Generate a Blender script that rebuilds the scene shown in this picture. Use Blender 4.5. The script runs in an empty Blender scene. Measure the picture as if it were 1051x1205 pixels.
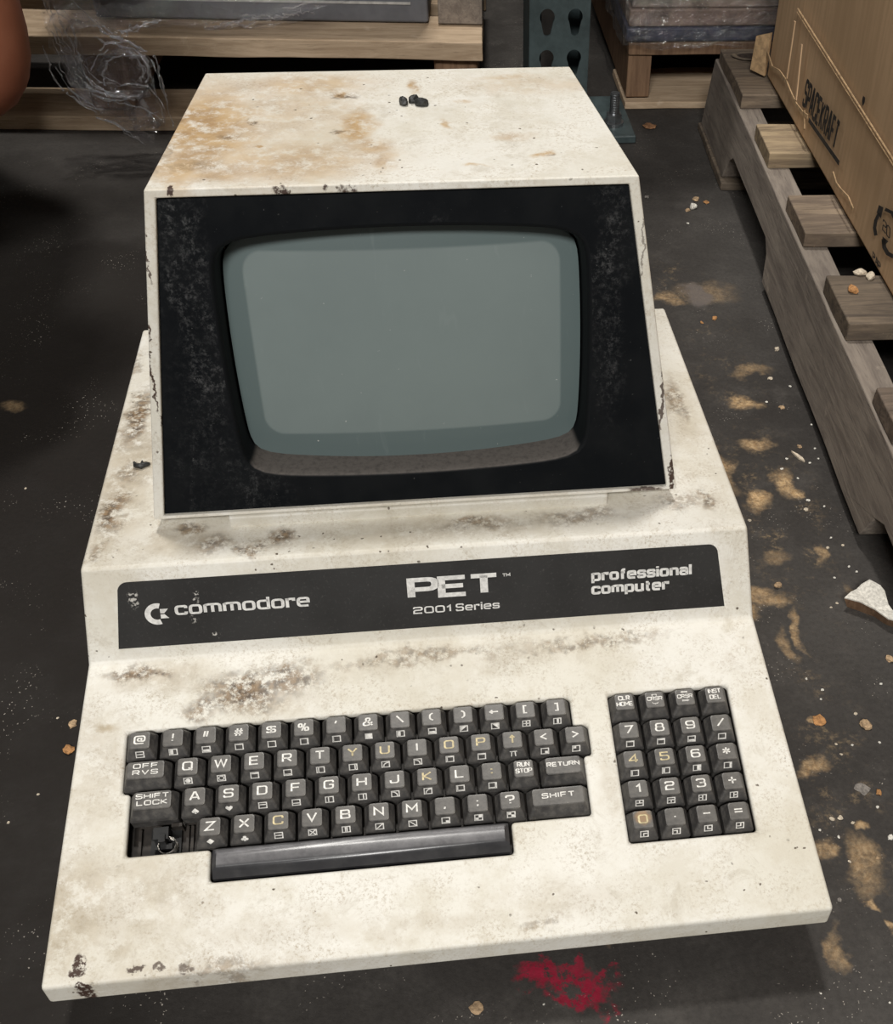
import bpy, bmesh, math, random
from math import radians, sin, cos, pi, sqrt, atan2, hypot
from mathutils import Vector, Matrix, Euler, noise as mnoise

# ------------------------------------------------------------------ camera
SC = bpy.context.scene
COL = SC.collection
IW, IH = 1051.0, 1205.0
CAM_LOC = Vector((0.0053, -0.2952, 0.6297))
CAM_ROT = Euler((0.75606, -0.028649, -0.124522), 'XYZ')
LENS = 45.1432
SHX, SHY = -0.124664, 0.122856
cam_data = bpy.data.cameras.new('camera')
cam = bpy.data.objects.new('camera', cam_data)
COL.objects.link(cam)
cam.location = CAM_LOC
cam.rotation_euler = CAM_ROT
cam_data.sensor_fit = 'HORIZONTAL'
cam_data.sensor_width = 36.0
cam_data.lens = LENS
cam_data.shift_x = SHX
cam_data.shift_y = SHY
cam_data.clip_start = 0.02
cam_data.clip_end = 60
SC.camera = cam

# ------------------------------------------------------------------ light
SC.view_settings.view_transform = 'Standard'
SC.view_settings.look = 'None'
SC.view_settings.gamma = 1.0
SC.view_settings.use_curve_mapping = False
SC.view_settings.exposure = 0.0
W = bpy.data.worlds.new('warehouse_air')
SC.world = W
W.use_nodes = True
bgn = W.node_tree.nodes['Background']
bgn.inputs[0].default_value = (1.0, 0.95, 0.88, 1)
bgn.inputs[1].default_value = 0.10


def area(name, loc, target, size, sizey, power, col):
    L = bpy.data.lights.new(name, 'AREA')
    L.shape = 'RECTANGLE'
    L.size, L.size_y = size, sizey
    L.energy = power
    L.color = col
    o = bpy.data.objects.new(name, L)
    COL.objects.link(o)
    o.location = loc
    o.rotation_euler = (Vector(target) - Vector(loc)).to_track_quat('-Z', 'Y').to_euler()
    return o


area('high_bay_lamp', (0.10, 1.80, 4.4), (0, .2, 0), 0.30, 0.30, 104, (1.0, 0.97, 0.92))
area('front_fill', (-.55, -2.7, 2.9), (0, .5, 0.1), 1.2, 0.6, 128, (1.0, 0.98, 0.95))  # added fill light that brightens the front faces

area('film_glint_lamp', (2.6, 3.4, 5.0), (0, .6, 0), 0.35, 0.35, 22, (1.0, 0.98, 0.95))  # two added lamps, placed to give the film glints
area('film_glint_lamp', (-2.6, 3.2, 5.0), (0, .6, 0), 0.35, 0.35, 22, (1.0, 0.98, 0.95))

# ------------------------------------------------------------------ picking points on real surfaces
FPX = LENS / 36.0 * IW
RM = CAM_ROT.to_matrix()


def ray(px, py):
    return RM @ Vector(((px - IW / 2 + SHX * IW) / FPX, -(py - IH / 2 - SHY * IW) / FPX, -1.0))


def on_plane(px, py, p0, n):
    d = ray(px, py)
    return CAM_LOC + d * ((Vector(p0) - CAM_LOC).dot(n) / d.dot(n))


def at(px, py, z=0.0):
    return on_plane(px, py, (0, 0, z), Vector((0, 0, 1)))


# ------------------------------------------------------------------ object helpers
def link(name, mesh, mat=None, parent=None):
    o = bpy.data.objects.new(name, mesh)
    COL.objects.link(o)
    if mat:
        mesh.materials.append(mat)
    if parent:
        o.parent = parent
    return o


def obj(name, bm, mat=None, parent=None, smooth=False):
    me = bpy.data.meshes.new(name)
    bmesh.ops.recalc_face_normals(bm, faces=bm.faces)
    bm.to_mesh(me)
    bm.free()
    if smooth:
        for p in me.polygons:
            p.use_smooth = True
    return link(name, me, mat, parent)


def pyobj(name, verts, faces, mat=None, parent=None, smooth=False, recalc=True):
    bm = bmesh.new()
    vs = [bm.verts.new(v) for v in verts]
    for f in faces:
        try:
            bm.faces.new([vs[i] for i in f])
        except ValueError:
            pass
    if not recalc:
        me = bpy.data.meshes.new(name)
        bm.to_mesh(me)
        bm.free()
        return link(name, me, mat, parent)
    return obj(name, bm, mat, parent, smooth)


def thing(name, label, cat, loc=(0, 0, 0), rotz=0, group=None):
    o = bpy.data.objects.new(name, None)
    o.empty_display_size = .05
    COL.objects.link(o)
    o.location = loc
    o.rotation_euler = (0, 0, rotz)
    return tag(o, label, cat, group)


def tag(o, label, cat, group=None):
    o['label'] = label
    o['category'] = cat
    if group:
        o['group'] = group
    return o


def bevel(o, w, seg=2, ang=30):
    m = o.modifiers.new('bevel', 'BEVEL')
    m.width = w
    m.segments = seg
    m.limit_method = 'ANGLE'
    m.angle_limit = radians(ang)
    m.harden_normals = True
    for p in o.data.polygons:
        p.use_smooth = True
    return o


def box(bm, x0, x1, y0, y1, z0, z1, mtx=None):
    vs = [bm.verts.new((x, y, z)) for z in (z0, z1) for y in (y0, y1) for x in (x0, x1)]
    for f in ((0, 2, 3, 1), (4, 5, 7, 6), (0, 1, 5, 4), (2, 6, 7, 3), (0, 4, 6, 2), (1, 3, 7, 5)):
        bm.faces.new([vs[i] for i in f])
    if mtx:
        bmesh.ops.transform(bm, matrix=mtx, verts=vs)
    return vs


def tube(bm, pts, r, n=8, cap=True):
    rings = []
    pts = [Vector(p) for p in pts]
    for i, p in enumerate(pts):
        a = pts[max(i - 1, 0)]
        b = pts[min(i + 1, len(pts) - 1)]
        t = (b - a).normalized()
        s = t.cross(Vector((0, 0, 1)))
        if s.length < 1e-4:
            s = t.cross(Vector((1, 0, 0)))
        s.normalize()
        u = s.cross(t)
        rr = r[i] if isinstance(r, (list, tuple)) else r
        rings.append([bm.verts.new(p + s * rr * cos(2 * pi * k / n) + u * rr * sin(2 * pi * k / n)) for k in range(n)])
    for a, b in zip(rings, rings[1:]):
        for k in range(n):
            bm.faces.new((a[k], a[(k + 1) % n], b[(k + 1) % n], b[k]))
    if cap:
        bm.faces.new(rings[0][::-1])
        bm.faces.new(rings[-1])


# ------------------------------------------------------------------ material helpers
class NT:
    def __init__(s, name):
        s.m = bpy.data.materials.new(name)
        s.m.use_nodes = True
        s.t = s.m.node_tree
        s.b = s.t.nodes['Principled BSDF']
        s.out = s.t.nodes['Material Output']
        s.co = s.n('ShaderNodeTexCoord').outputs['Object']

    def n(s, kind, **kw):
        nd = s.t.nodes.new(kind)
        for k, v in kw.items():
            setattr(nd, k, v)
        return nd

    def l(s, a, b):
        s.t.links.new(a, b)

    def set(s, sock, v):
        if isinstance(v, (int, float)):
            sock.default_value = v
        elif isinstance(v, tuple):
            sock.default_value = v if len(v) == len(sock.default_value) else v + (1,)
        else:
            s.l(v, sock)

    def noise(s, scale, detail=4, rough=.55, co=None, dist=0, color=False):
        nd = s.n('ShaderNodeTexNoise')
        nd.inputs['Scale'].default_value = scale
        nd.inputs['Detail'].default_value = detail
        nd.inputs['Roughness'].default_value = rough
        nd.inputs['Distortion'].default_value = dist
        s.l(co or s.co, nd.inputs['Vector'])
        return nd.outputs['Color' if color else 'Fac']

    def voro(s, scale, co=None):
        nd = s.n('ShaderNodeTexVoronoi')
        nd.inputs['Scale'].default_value = scale
        s.l(co or s.co, nd.inputs['Vector'])
        return nd.outputs['Distance']

    def mapr(s, v, a, b, c=0.0, d=1.0, smooth=True):
        nd = s.n('ShaderNodeMapRange')
        if smooth:
            nd.interpolation_type = 'SMOOTHSTEP'
        s.set(nd.inputs[0], v)
        for i, x in zip((1, 2, 3, 4), (a, b, c, d)):
            s.set(nd.inputs[i], x)
        return nd.outputs[0]

    def math(s, op, a, b=0.0):
        nd = s.n('ShaderNodeMath', operation=op)
        s.set(nd.inputs[0], a)
        s.set(nd.inputs[1], b)
        return nd.outputs[0]

    def mix(s, f, a, b):
        nd = s.n('ShaderNodeMix', data_type='RGBA')
        s.set(nd.inputs[0], f)
        s.set(nd.inputs[6], a)
        s.set(nd.inputs[7], b)
        return nd.outputs[2]

    def mapping(s, scale=(1, 1, 1), loc=(0, 0, 0), rot=(0, 0, 0), kind='POINT', co=None):
        nd = s.n('ShaderNodeMapping', vector_type=kind)
        nd.inputs['Scale'].default_value = scale
        nd.inputs['Location'].default_value = loc
        nd.inputs['Rotation'].default_value = rot
        s.l(co or s.co, nd.inputs['Vector'])
        return nd.outputs[0]

    def warp(s, amp, scale, detail=4):
        c = s.noise(scale, detail, .6, color=True)
        a = s.n('ShaderNodeVectorMath', operation='SUBTRACT')
        s.l(c, a.inputs[0])
        a.inputs[1].default_value = (.5, .5, .5)
        b = s.n('ShaderNodeVectorMath', operation='SCALE')
        s.l(a.outputs[0], b.inputs[0])
        b.inputs['Scale'].default_value = amp
        d = s.n('ShaderNodeVectorMath', operation='ADD')
        s.l(s.co, d.inputs[0])
        s.l(b.outputs[0], d.inputs[1])
        return d.outputs[0]

    def blobs(s, lst, co, soft=.45):
        """soft-edged stains: list of (centre, rx, ry, rot, strength), seen from above"""
        r = None
        for c, rx, ry, rot, st in lst:
            v = s.mapping((rx, ry, 50.0), (c[0], c[1], c[2]), (0, 0, rot), 'TEXTURE', co)
            ln = s.n('ShaderNodeVectorMath', operation='LENGTH')
            s.l(v, ln.inputs[0])
            k = s.mapr(ln.outputs['Value'], 1.0, 1.0 - soft, 0.0, st)
            r = k if r is None else s.math('MAXIMUM', r, k)
        return r

    def bump(s, h, strength, dist=.001):
        b = s.n('ShaderNodeBump')
        b.inputs['Strength'].default_value = strength
        b.inputs['Distance'].default_value = dist
        s.l(h, b.inputs['Height'])
        s.l(b.outputs[0], s.b.inputs['Normal'])

    def fin(s, color=None, rough=None, **kw):
        if color is not None:
            s.set(s.b.inputs['Base Color'], color)
        if rough is not None:
            s.set(s.b.inputs['Roughness'], rough)
        for k, v in kw.items():
            s.set(s.b.inputs[k.replace('_', ' ')], v)
        return s.m


def plain(name, c, r=.6, nz=.15, sc=120, **kw):
    t = NT(name)
    f = t.noise(sc, 5, .65)
    lo = tuple(x * (1 - nz * 1.6) for x in c)
    hi = tuple(min(1, x * (1 + nz * 1.6)) for x in c)
    return t.fin(t.mix(t.mapr(f, .3, .7), lo, hi), r, **kw)


def blob_px(px, py, rx, ry, rot, st, pick):
    c = pick(px, py)
    a = (pick(px + rx, py) - c).length
    b = (pick(px, py + ry) - c).length
    return (c, a, b, radians(rot), st)


# ------------------------------------------------------------------ computer geometry
SL = radians(13.736)
LD = .19354
HF, HJ, HT, HB = .2178, .2100, .2053, .2085
FZ = .057
JY, JZ = LD * cos(SL), FZ + LD * sin(SL)
TY, TZ = .2177, .1554
BY, BZ = .5067, .1390
MT, MB, MK = Vector((0, .2995, .3491)), Vector((0, .2511, .1619)), Vector((0, .4717, .3434))
MWT, MWB, MWK = .1334, .1648, .1175
eR = Vector((0, TY - JY, TZ - JZ)).normalized()
nR = Vector((0, -eR.z, eR.y))
eM = (MT - MB).normalized()
nM = Vector((0, -eM.z, eM.y))
nD = Vector((0, -sin(SL), cos(SL)))
eD = Vector((0, cos(SL), sin(SL)))
J0 = Vector((0, JY, JZ))


def deck(u, v, h=0.0):
    return Vector((u, 0, FZ)) + eD * v + nD * h


def riser(u, v, h=0.0):
    return J0 + Vector((u, 0, 0)) + eR * v + nR * h


def face(u, v, h=0.0):
    return MB + Vector((u, 0, 0)) + eM * v + nM * h


def pick_deck(px, py):
    return on_plane(px, py, (0, 0, FZ), nD)


nT = Vector((0, -(BZ - TZ), BY - TY)).normalized()
nMT = Vector((0, -(MK.z - MT.z), MK.y - MT.y)).normalized()


def pick_top(px, py):
    return on_plane(px, py, (0, TY, TZ), nT)


def pick_mtop(px, py):
    return on_plane(px, py, MT, nMT)


def pick_riser(px, py):
    return on_plane(px, py, J0, nR)


def riser_uv(px, py):
    p = pick_riser(px, py) - J0
    return p.x, p.dot(eR)


def pick_face(px, py):
    return on_plane(px, py, MB, nM)


# ------------------------------------------------------------------ materials
def floor_mat():
    t = NT('grimy_concrete')
    big = t.noise(3.0, 6, .6)
    mid = t.noise(22, 6, .7)
    fine = t.noise(260, 5, .7)
    c = t.mix(t.mapr(big, .3, .7), (.040, .036, .033), (.078, .072, .066))
    c = t.mix(t.mapr(mid, .45, .8, 0, .55), c, (.115, .105, .095))
    c = t.mix(t.mapr(fine, .35, .75, 0, .35), c, (.020, .018, .017))
    dark_left = t.blobs([(Vector((-.55, .30, 0)), .50, .95, 0, .85), (Vector((-.35, .75, 0)), .30, .22, .3, .8)], t.warp(.25, 4, 5), .35)  # darker tone over the left part of the floor
    c = t.mix(t.math('MULTIPLY', dark_left, t.mapr(mid, .2, .8, .8, 1)), c, t.mix(t.mapr(fine, .3, .7), (.0085, .0068, .0058), (.0150, .0120, .0100)))
    wp = t.warp(.05, 25, 5)
    tan = [(877, 474, 21, 11, 0, .95), (890, 592, 24, 15, 0, 1), (924, 570, 19, 24, 0, 1), (936, 581, 14, 8, 0, 1),
           (846, 545, 17, 42, 0, .72), (893, 522, 27, 10, 0, .75), (882, 437, 34, 7, 0, .45), (830, 345, 50, 14, 0, .30),
           (785, 352, 16, 12, 0, .6), (902, 702, 34, 14, 0, .68), (941, 742, 9, 38, 0, .72), (882, 722, 17, 17, 0, .7),
           (955, 907, 22, 14, 0, .7), (966, 993, 17, 16, 0, .75), (1012, 1010, 22, 48, 0, .55), (1018, 968, 14, 10, 0, .75),
           (1032, 1056, 9, 16, 0, .8), (1048, 1096, 8, 14, 0, .7), (986, 1115, 13, 30, 0, .5), (965, 650, 10, 14, 0, .6),
           (12, 478, 20, 10, 0, .35), (960, 850, 10, 7, 0, .8), (700, 1100, 14, 12, 0, .3), (905, 655, 22, 12, 0, .35),
           (1000, 700, 8, 20, 0, .2), (925, 760, 12, 30, 0, .5)]
    veil = t.blobs([blob_px(*b, at) for b in ((915, 600, 80, 200, 0, 1), (985, 900, 70, 220, 0, .9), (850, 430, 50, 100, 0, .8), (800, 330, 45, 45, 0, .7))], wp, .9)
    veil = t.math('MULTIPLY', veil, t.math('MULTIPLY', t.mapr(t.noise(34, 7, .75), .50, .68), t.mapr(t.noise(200, 4, .7), .42, .62)))
    c = t.mix(t.math('MULTIPLY', veil, .6), c, (.36, .26, .15))
    m = t.blobs([blob_px(*b, at) for b in tan], wp, .75)
    grain = t.mapr(t.noise(120, 6, .75), .34, .6)
    m = t.math('MULTIPLY', m, t.math('ADD', t.math('MULTIPLY', grain, .6), .4))
    c = t.mix(m, c, t.mix(t.mapr(t.noise(300, 3, .6), .3, .7), (.42, .27, .135), (.62, .44, .25)))
    gr = t.blobs([blob_px(819, 348, 20, 17, 0, .8, at)], wp, .5)
    c = t.mix(gr, c, (.15, .13, .12))
    red = t.blobs([blob_px(*b, at) for b in ((650, 1145, 48, 24, 0, 1), (694, 1160, 44, 26, 0, 1), (664, 1172, 26, 14, 0, .9), (705, 1140, 20, 10, 0, .8), (672, 1128, 22, 8, 0, .8),
                                             (640, 1128, 12, 10, 0, .8), (625, 1140, 12, 12, 0, .7))], t.warp(.06, 40, 5), .5)
    red = t.math('MULTIPLY', red, t.mapr(t.noise(70, 6, .75), .42, .52))
    c = t.mix(red, c, t.mix(t.noise(200), (.20, .008, .022), (.38, .028, .06)))
    # pale dust flecks
    v = t.voro(330, t.warp(.006, 150))
    fl = t.math('MULTIPLY', t.mapr(v, .16, .10), t.mapr(t.noise(14, 3, .6), .5, .68))
    c = t.mix(fl, c, (.42, .38, .33))
    r = t.mapr(mid, .3, .7, .5, .8)
    t.bump(t.math('ADD', t.noise(180, 6, .7), t.math('MULTIPLY', m, 1.5)), .5, .0012)
    return t.fin(c, r, Specular_IOR_Level=.09)


def cream_mat(name, heavy, brown, tint=1.0, rust=(), dust=((.58, .41, .22), (.36, .23, .115))):
    """aged cream paint; heavy = tan dust films, brown = dark crust stains, rust = chipped metal"""
    t = NT(name)
    base = (.81 * tint, .79 * tint, .725 * tint)
    c = t.mix(t.mapr(t.noise(9, 5, .6), .35, .7), base, (.72 * tint, .69 * tint, .60 * tint))
    fine = t.noise(520, 6, .78)
    mid = t.noise(45, 6, .7)
    c = t.mix(t.math('MULTIPLY', t.mapr(fine, .46, .68), t.mapr(mid, .38, .68, .05, .8)), c, (.36, .28, .18))
    blot = t.mapr(t.noise(16, 9, .78), .44, .62)
    c = t.mix(t.math('MULTIPLY', blot, .5), c, (.60 * tint, .55 * tint, .44 * tint))
    film_ = t.mapr(t.noise(38, 9, .8, None, .6), .52, .66)
    c = t.mix(t.math('MULTIPLY', film_, .4), c, (.47 * tint, .42 * tint, .33 * tint))
    wp = t.warp(.035, 30, 6)
    if heavy:
        m = t.blobs(heavy, wp, .85)
        g = t.mapr(t.noise(75, 9, .76), .36, .54, .22, 1)
        c = t.mix(t.math('MULTIPLY', m, g), c, t.mix(t.mapr(mid, .3, .7), *dust))
    if brown:
        m = t.blobs(brown, t.warp(.03, 60, 6), .8)
        g = t.mapr(t.noise(150, 9, .78), .40, .54)
        c = t.mix(t.math('MULTIPLY', m, g), c, t.mix(t.mapr(t.noise(220), .35, .65), (.07, .045, .028), (.26, .17, .09)))
    if rust:
        m = t.blobs(rust, t.warp(.010, 160, 5), .35)
        g = t.mapr(t.noise(260, 5, .7), .36, .48)
        c = t.mix(t.math('MULTIPLY', m, g), c, (.065, .038, .028))
    v = t.voro(120, t.warp(.004, 200))
    c = t.mix(t.math('MULTIPLY', t.mapr(v, .12, .07), t.mapr(t.noise(30), .5, .6)), c, (.10, .075, .05))
    sc = t.noise(60, 3, .5, t.mapping((1, .22, 1), rot=(0, 0, .9)), 2.2)
    c = t.mix(t.math('MULTIPLY', t.mapr(sc, .66, .70, 0, .3), t.mapr(mid, .45, .6)), c, (.45, .38, .29))
    t.bump(t.math('ADD', fine, t.math('MULTIPLY', mid, .5)), .22, .0006)
    return t.fin(c, t.mapr(mid, .3, .7, .42, .62), Specular_IOR_Level=.35)


def B(lst, pick):
    return [blob_px(*b, pick) for b in lst]


base_heavy = (B([(80, 1070, 90, 120, 0, .62), (160, 1060, 150, 80, 0, .42), (300, 1100, 200, 40, 0, .3), (110, 900, 60, 120, 0, .4), (480, 1090, 200, 20, 0, .3), (190, 800, 100, 30, 0, .55), (330, 830, 90, 30, 0, .35), (560, 770, 260, 26, 0, .35), (400, 900, 600, 14, 0, .1),
                 (720, 930, 26, 60, 0, .35), (250, 1140, 260, 26, 0, .35), (650, 1060, 120, 45, 0, .28), (100, 960, 40, 120, 0, .3),
                 (130, 855, 16, 12, 0, .9), (150, 1118, 25, 12, 0, .5)], pick_deck)
              + B([(150, 560, 70, 150, 0, .7), (210, 640, 90, 30, 0, .55), (800, 480, 30, 60, 0, .45), (500, 625, 320, 26, 0, .45),
                   (130, 640, 40, 26, 0, .55), (830, 590, 26, 24, 0, .4)], pick_top))
base_brown = (B([(165, 792, 62, 13, 0, .9), (290, 815, 75, 34, 0, .95), (340, 800, 60, 26, 0, .8), (235, 835, 40, 20, 0, .75),
                 (500, 772, 160, 10, 0, .55), (700, 755, 120, 9, 0, .6), (640, 1085, 45, 9, 0, .5), (260, 1135, 80, 9, 0, .5)], pick_deck)
              + B([(162, 490, 20, 50, 0, .95), (135, 600, 24, 40, 0, .95), (160, 430, 14, 24, 0, .6), (150, 555, 16, 20, 0, .6), (112, 650, 20, 14, 0, .6), (255, 640, 40, 16, 0, .7),
                   (330, 635, 26, 18, 0, .9), (300, 645, 24, 14, 0, .8), (560, 615, 60, 10, 0, .7), (680, 608, 70, 10, 0, .6),
                   (795, 470, 14, 34, 0, .7), (835, 590, 14, 20, 0, .7), (800, 590, 40, 14, 0, .5), (225, 622, 30, 10, 0, .8)], pick_top))
base_rust = B([(93, 1135, 7, 14, 0, 1), (90, 1145, 13, 5, 0, 1), (97, 1158, 12, 4, 0, 1), (160, 1140, 14, 5, 0, .9),
               (220, 1140, 12, 6, 0, .7), (188, 1137, 6, 4, 0, .8)], pick_deck)
mon_heavy = B([(240, 150, 110, 100, 0, 1), (215, 190, 60, 60, 0, .9), (330, 190, 190, 45, 0, .7), (330, 130, 150, 60, 0, .5), (420, 150, 34, 44, 0, 1), (640, 100, 160, 14, 0, .35), (440, 175, 36, 20, 0, .8),
               (360, 100, 130, 20, 0, .7), (455, 192, 30, 18, 0, .7), (482, 103, 10, 13, 0, .95), (530, 146, 11, 7, 0, .9),
               (605, 160, 42, 7, 0, .6), (600, 92, 60, 6, 0, .5), (645, 181, 14, 5, 0, .95), (260, 205, 90, 16, 0, .8),
               (560, 196, 22, 4, 0, .7), (545, 120, 14, 4, 0, .6), (300, 170, 12, 4, 0, 1), (232, 180, 40, 60, 0, .5), (405, 110, 16, 6, 0, 1)], pick_mtop)
mon_brown = B([(195, 160, 12, 70, 0, .5), (405, 112, 22, 5, 0, .8), (300, 143, 9, 3, 0, .9), (274, 160, 20, 4, 0, .7),
               (400, 155, 16, 3, 0, .8), (648, 183, 9, 3, 0, .5), (225, 195, 50, 10, 0, .5)], pick_mtop)
mon_rust = B([(330, 222, 16, 4, 0, 1), (410, 220, 16, 4, 0, 1), (385, 221, 10, 4, 0, 1), (200, 222, 6, 4, 0, 1)], pick_mtop) \
    + B([(178, 440, 2, 20, 0, 1), (174, 385, 2, 5, 0, 1), (173, 305, 2, 8, 0, .9), (779, 470, 2.5, 12, 0, .9), (790, 562, 4, 7, 0, 1),
         (760, 578, 24, 4, 0, .9), (757, 290, 2, 10, 0, .6)], pick_face)

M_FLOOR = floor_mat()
M_BASE = cream_mat('cream_paint_worn', base_heavy, base_brown, 1.0, base_rust, ((.50, .42, .30), (.33, .265, .175)))
M_MON = cream_mat('cream_paint_stained', mon_heavy, mon_brown, .98, mon_rust)
M_CREAM = cream_mat('cream_paint_clean', [], [], .9)


def bezel_mat():
    t = NT('black_plastic_dusty')
    s1 = t.noise(90, 5, .7, t.mapping((1, .35, .35), rot=(0, .7, 0)), 1.5)
    dust = t.blobs(B([(215, 300, 40, 60, 0, .8), (330, 277, 60, 6, 0, .6), (540, 262, 60, 14, 0, .7), (720, 320, 30, 60, 0, .7),
                      (230, 380, 30, 50, 0, .6), (300, 570, 60, 30, 0, .35), (240, 520, 60, 90, 0, .25), (560, 262, 40, 6, 0, .6)], pick_face),
                   t.warp(.03, 40), .8)
    g = t.mapr(t.noise(260, 8, .85), .46, .66)
    f = t.math('MULTIPLY', t.math('MULTIPLY', dust, g), t.mapr(s1, .4, .7, .2, 1))
    c = t.mix(t.mapr(t.noise(30), .35, .7), (.0030, .0040, .0052), (.0065, .0075, .0085))
    c = t.mix(f, c, (.15, .15, .15))
    c = t.mix(t.math('MULTIPLY', t.mapr(t.noise(450, 3, .7), .70, .75), .4), c, (.2, .2, .19))
    t.bump(t.noise(500, 3), .12, .0004)
    return t.fin(c, t.mapr(t.noise(25), .3, .7, .55, .75), Specular_IOR_Level=.10)


def recess_mat():
    t = NT('black_plastic_recess')
    # settled dust lies on upward facing ledges
    g = t.n('ShaderNodeNewGeometry')
    sx = t.n('ShaderNodeSeparateXYZ')
    t.l(g.outputs['Normal'], sx.inputs[0])
    up = t.math('MULTIPLY', t.mapr(sx.outputs['Z'], .55, .8), t.mapr(t.noise(300, 6, .7), .25, .6, .6, 1))
    c = t.mix(up, (.005, .006, .007), (.12, .108, .098))
    return t.fin(c, .65, Specular_IOR_Level=.12)


def screen_mat():
    t = NT('crt_glass')
    # phosphor area is a rounded rectangle in the tube face, darker bare glass round it
    sx = t.n('ShaderNodeSeparateXYZ')
    t.l(t.co, sx.inputs[0])
    ax = t.math('ABSOLUTE', sx.outputs['X'])
    az = t.math('ABSOLUTE', t.math('SUBTRACT', sx.outputs['Z'], face(0, .094).z))
    qx = t.math('MAXIMUM', t.math('SUBTRACT', ax, .0800), 0)
    qz = t.math('MAXIMUM', t.math('SUBTRACT', az, .0420), 0)
    d = t.math('SQRT', t.math('ADD', t.math('POWER', qx, 2), t.math('POWER', qz, 2)))
    inside = t.mapr(d, .0125, .0105)
    c = t.mix(inside, (.112, .148, .147), (.190, .231, .225))
    scr = t.noise(130, 4, .6, t.mapping((1, .2, .2), rot=(0, -.6, 0)), 1.0)
    c = t.mix(t.math('MULTIPLY', t.mapr(scr, .62, .74), .10), c, (.32, .36, .35))
    c = t.mix(t.mapr(t.noise(320, 3, .6), .735, .77), c, (.55, .55, .52))
    c = t.mix(t.mapr(t.noise(14, 4, .6), .35, .7, 0, .2), c, (.13, .16, .16))
    return t.fin(c, .32, Coat_Weight=.7, Coat_Roughness=.10, Specular_IOR_Level=.3)


def plate_mat():
    t = NT('charcoal_label')
    c = t.mix(t.mapr(t.noise(20, 5), .3, .7), (.020, .019, .018), (.030, .029, .028))
    c = t.mix(t.mapr(t.noise(500, 4, .8), .55, .75, 0, .4), c, (.10, .095, .09))
    c = t.mix(t.math('MULTIPLY', t.blobs(B([(158, 707, 8, 5, 0, 1), (230, 704, 6, 3, 0, 1), (255, 748, 6, 2, 0, 1), (228, 731, 4, 4, 0, 1)], pick_riser), t.warp(.006, 200), .6),
                     t.mapr(t.noise(500, 3), .5, .6)), c, (.5, .48, .44))
    t.bump(t.noise(700, 2), .15, .0003)
    return t.fin(c, .6, Specular_IOR_Level=.2)


def key_mat(name, stain=None, dust=.5):
    t = NT(name)
    g = t.n('ShaderNodeNewGeometry')
    c = t.mix(t.mapr(t.noise(60, 5, .6), .35, .7), (.038, .036, .035), (.062, .059, .056))
    d = t.mapr(t.noise(160, 6, .7), .40, .68, 0, dust)
    c = t.mix(d, c, (.155, .143, .128))
    sx = t.n('ShaderNodeSeparateXYZ')
    t.l(g.outputs['Normal'], sx.inputs[0])
    settled = t.math('MULTIPLY', t.mapr(sx.outputs['Z'], .90, .965), t.mapr(t.noise(110, 6, .7), .25, .65, .25, .75))
    c = t.mix(settled, c, (.165, .155, .140))
    c = t.mix(t.mapr(t.noise(700, 3, .7), .70, .74, 0, .6), c, (.4, .37, .32))
    if stain:
        m = t.blobs([(stain, .0062, .0058, 0, .75)], t.warp(.004, 300), .6)
        c = t.mix(m, c, (.38, .24, .12))
    t.bump(t.noise(900, 2), .12, .0003)
    return t.fin(c, .42, Specular_IOR_Level=.5)


def wood_mat(name, lo, hi, axis, dirt=.5, wear=(.40, .33, .25)):
    t = NT(name)
    s = [9.0, 9.0, 9.0]
    s[axis] = .9
    co = t.mapping(tuple(s))
    g = t.noise(11, 8, .68, co, .8)
    c = t.mix(t.mapr(g, .32, .68), lo, hi)
    c = t.mix(t.mapr(t.noise(7, 5, .6), .35, .7, 0, dirt), c, tuple(x * .45 for x in lo))
    s2 = [60.0, 60.0, 60.0]
    s2[axis] = 3.0
    c = t.mix(t.mapr(t.noise(9, 4, .7, t.mapping(tuple(s2))), .56, .72, 0, .6), c, tuple(x * .35 for x in lo))
    c = t.mix(t.mapr(t.noise(34, 6, .75), .60, .72, 0, .5), c, wear)
    t.bump(g, .4, .0015)
    return t.fin(c, .78, Specular_IOR_Level=.2)


def film_mat(name, amount, dif=.05):
    t = NT(name)
    t.t.nodes.remove(t.b)
    tr = t.n('ShaderNodeBsdfTransparent')
    tr.inputs[0].default_value = (.93, .93, .94, 1)
    gl = t.n('ShaderNodeBsdfGlossy')
    gl.inputs['Color'].default_value = (1, 1, 1, 1)
    gl.inputs['Roughness'].default_value = .10
    bm = t.n('ShaderNodeBump')
    bm.inputs['Strength'].default_value = 1.0
    bm.inputs['Distance'].default_value = .009
    t.l(t.noise(65, 4, .6, None, 1.2), bm.inputs['Height'])
    t.l(bm.outputs[0], gl.inputs['Normal'])
    df = t.n('ShaderNodeBsdfDiffuse')
    df.inputs[0].default_value = (.7, .7, .72, 1)
    fr = t.n('ShaderNodeLayerWeight')
    fr.inputs['Blend'].default_value = .35
    t.l(bm.outputs[0], fr.inputs['Normal'])
    m0 = t.n('ShaderNodeMixShader')
    m0.inputs[0].default_value = dif
    t.l(gl.outputs[0], m0.inputs[1])
    t.l(df.outputs[0], m0.inputs[2])
    mx = t.n('ShaderNodeMixShader')
    f = t.math('ADD', t.math('MULTIPLY', t.math('POWER', fr.outputs['Facing'], 2.0), amount), amount * .22)
    t.l(f, mx.inputs[0])
    t.l(tr.outputs[0], mx.inputs[1])
    t.l(m0.outputs[0], mx.inputs[2])
    t.l(mx.outputs[0], t.out.inputs[0])
    return t.m


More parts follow.
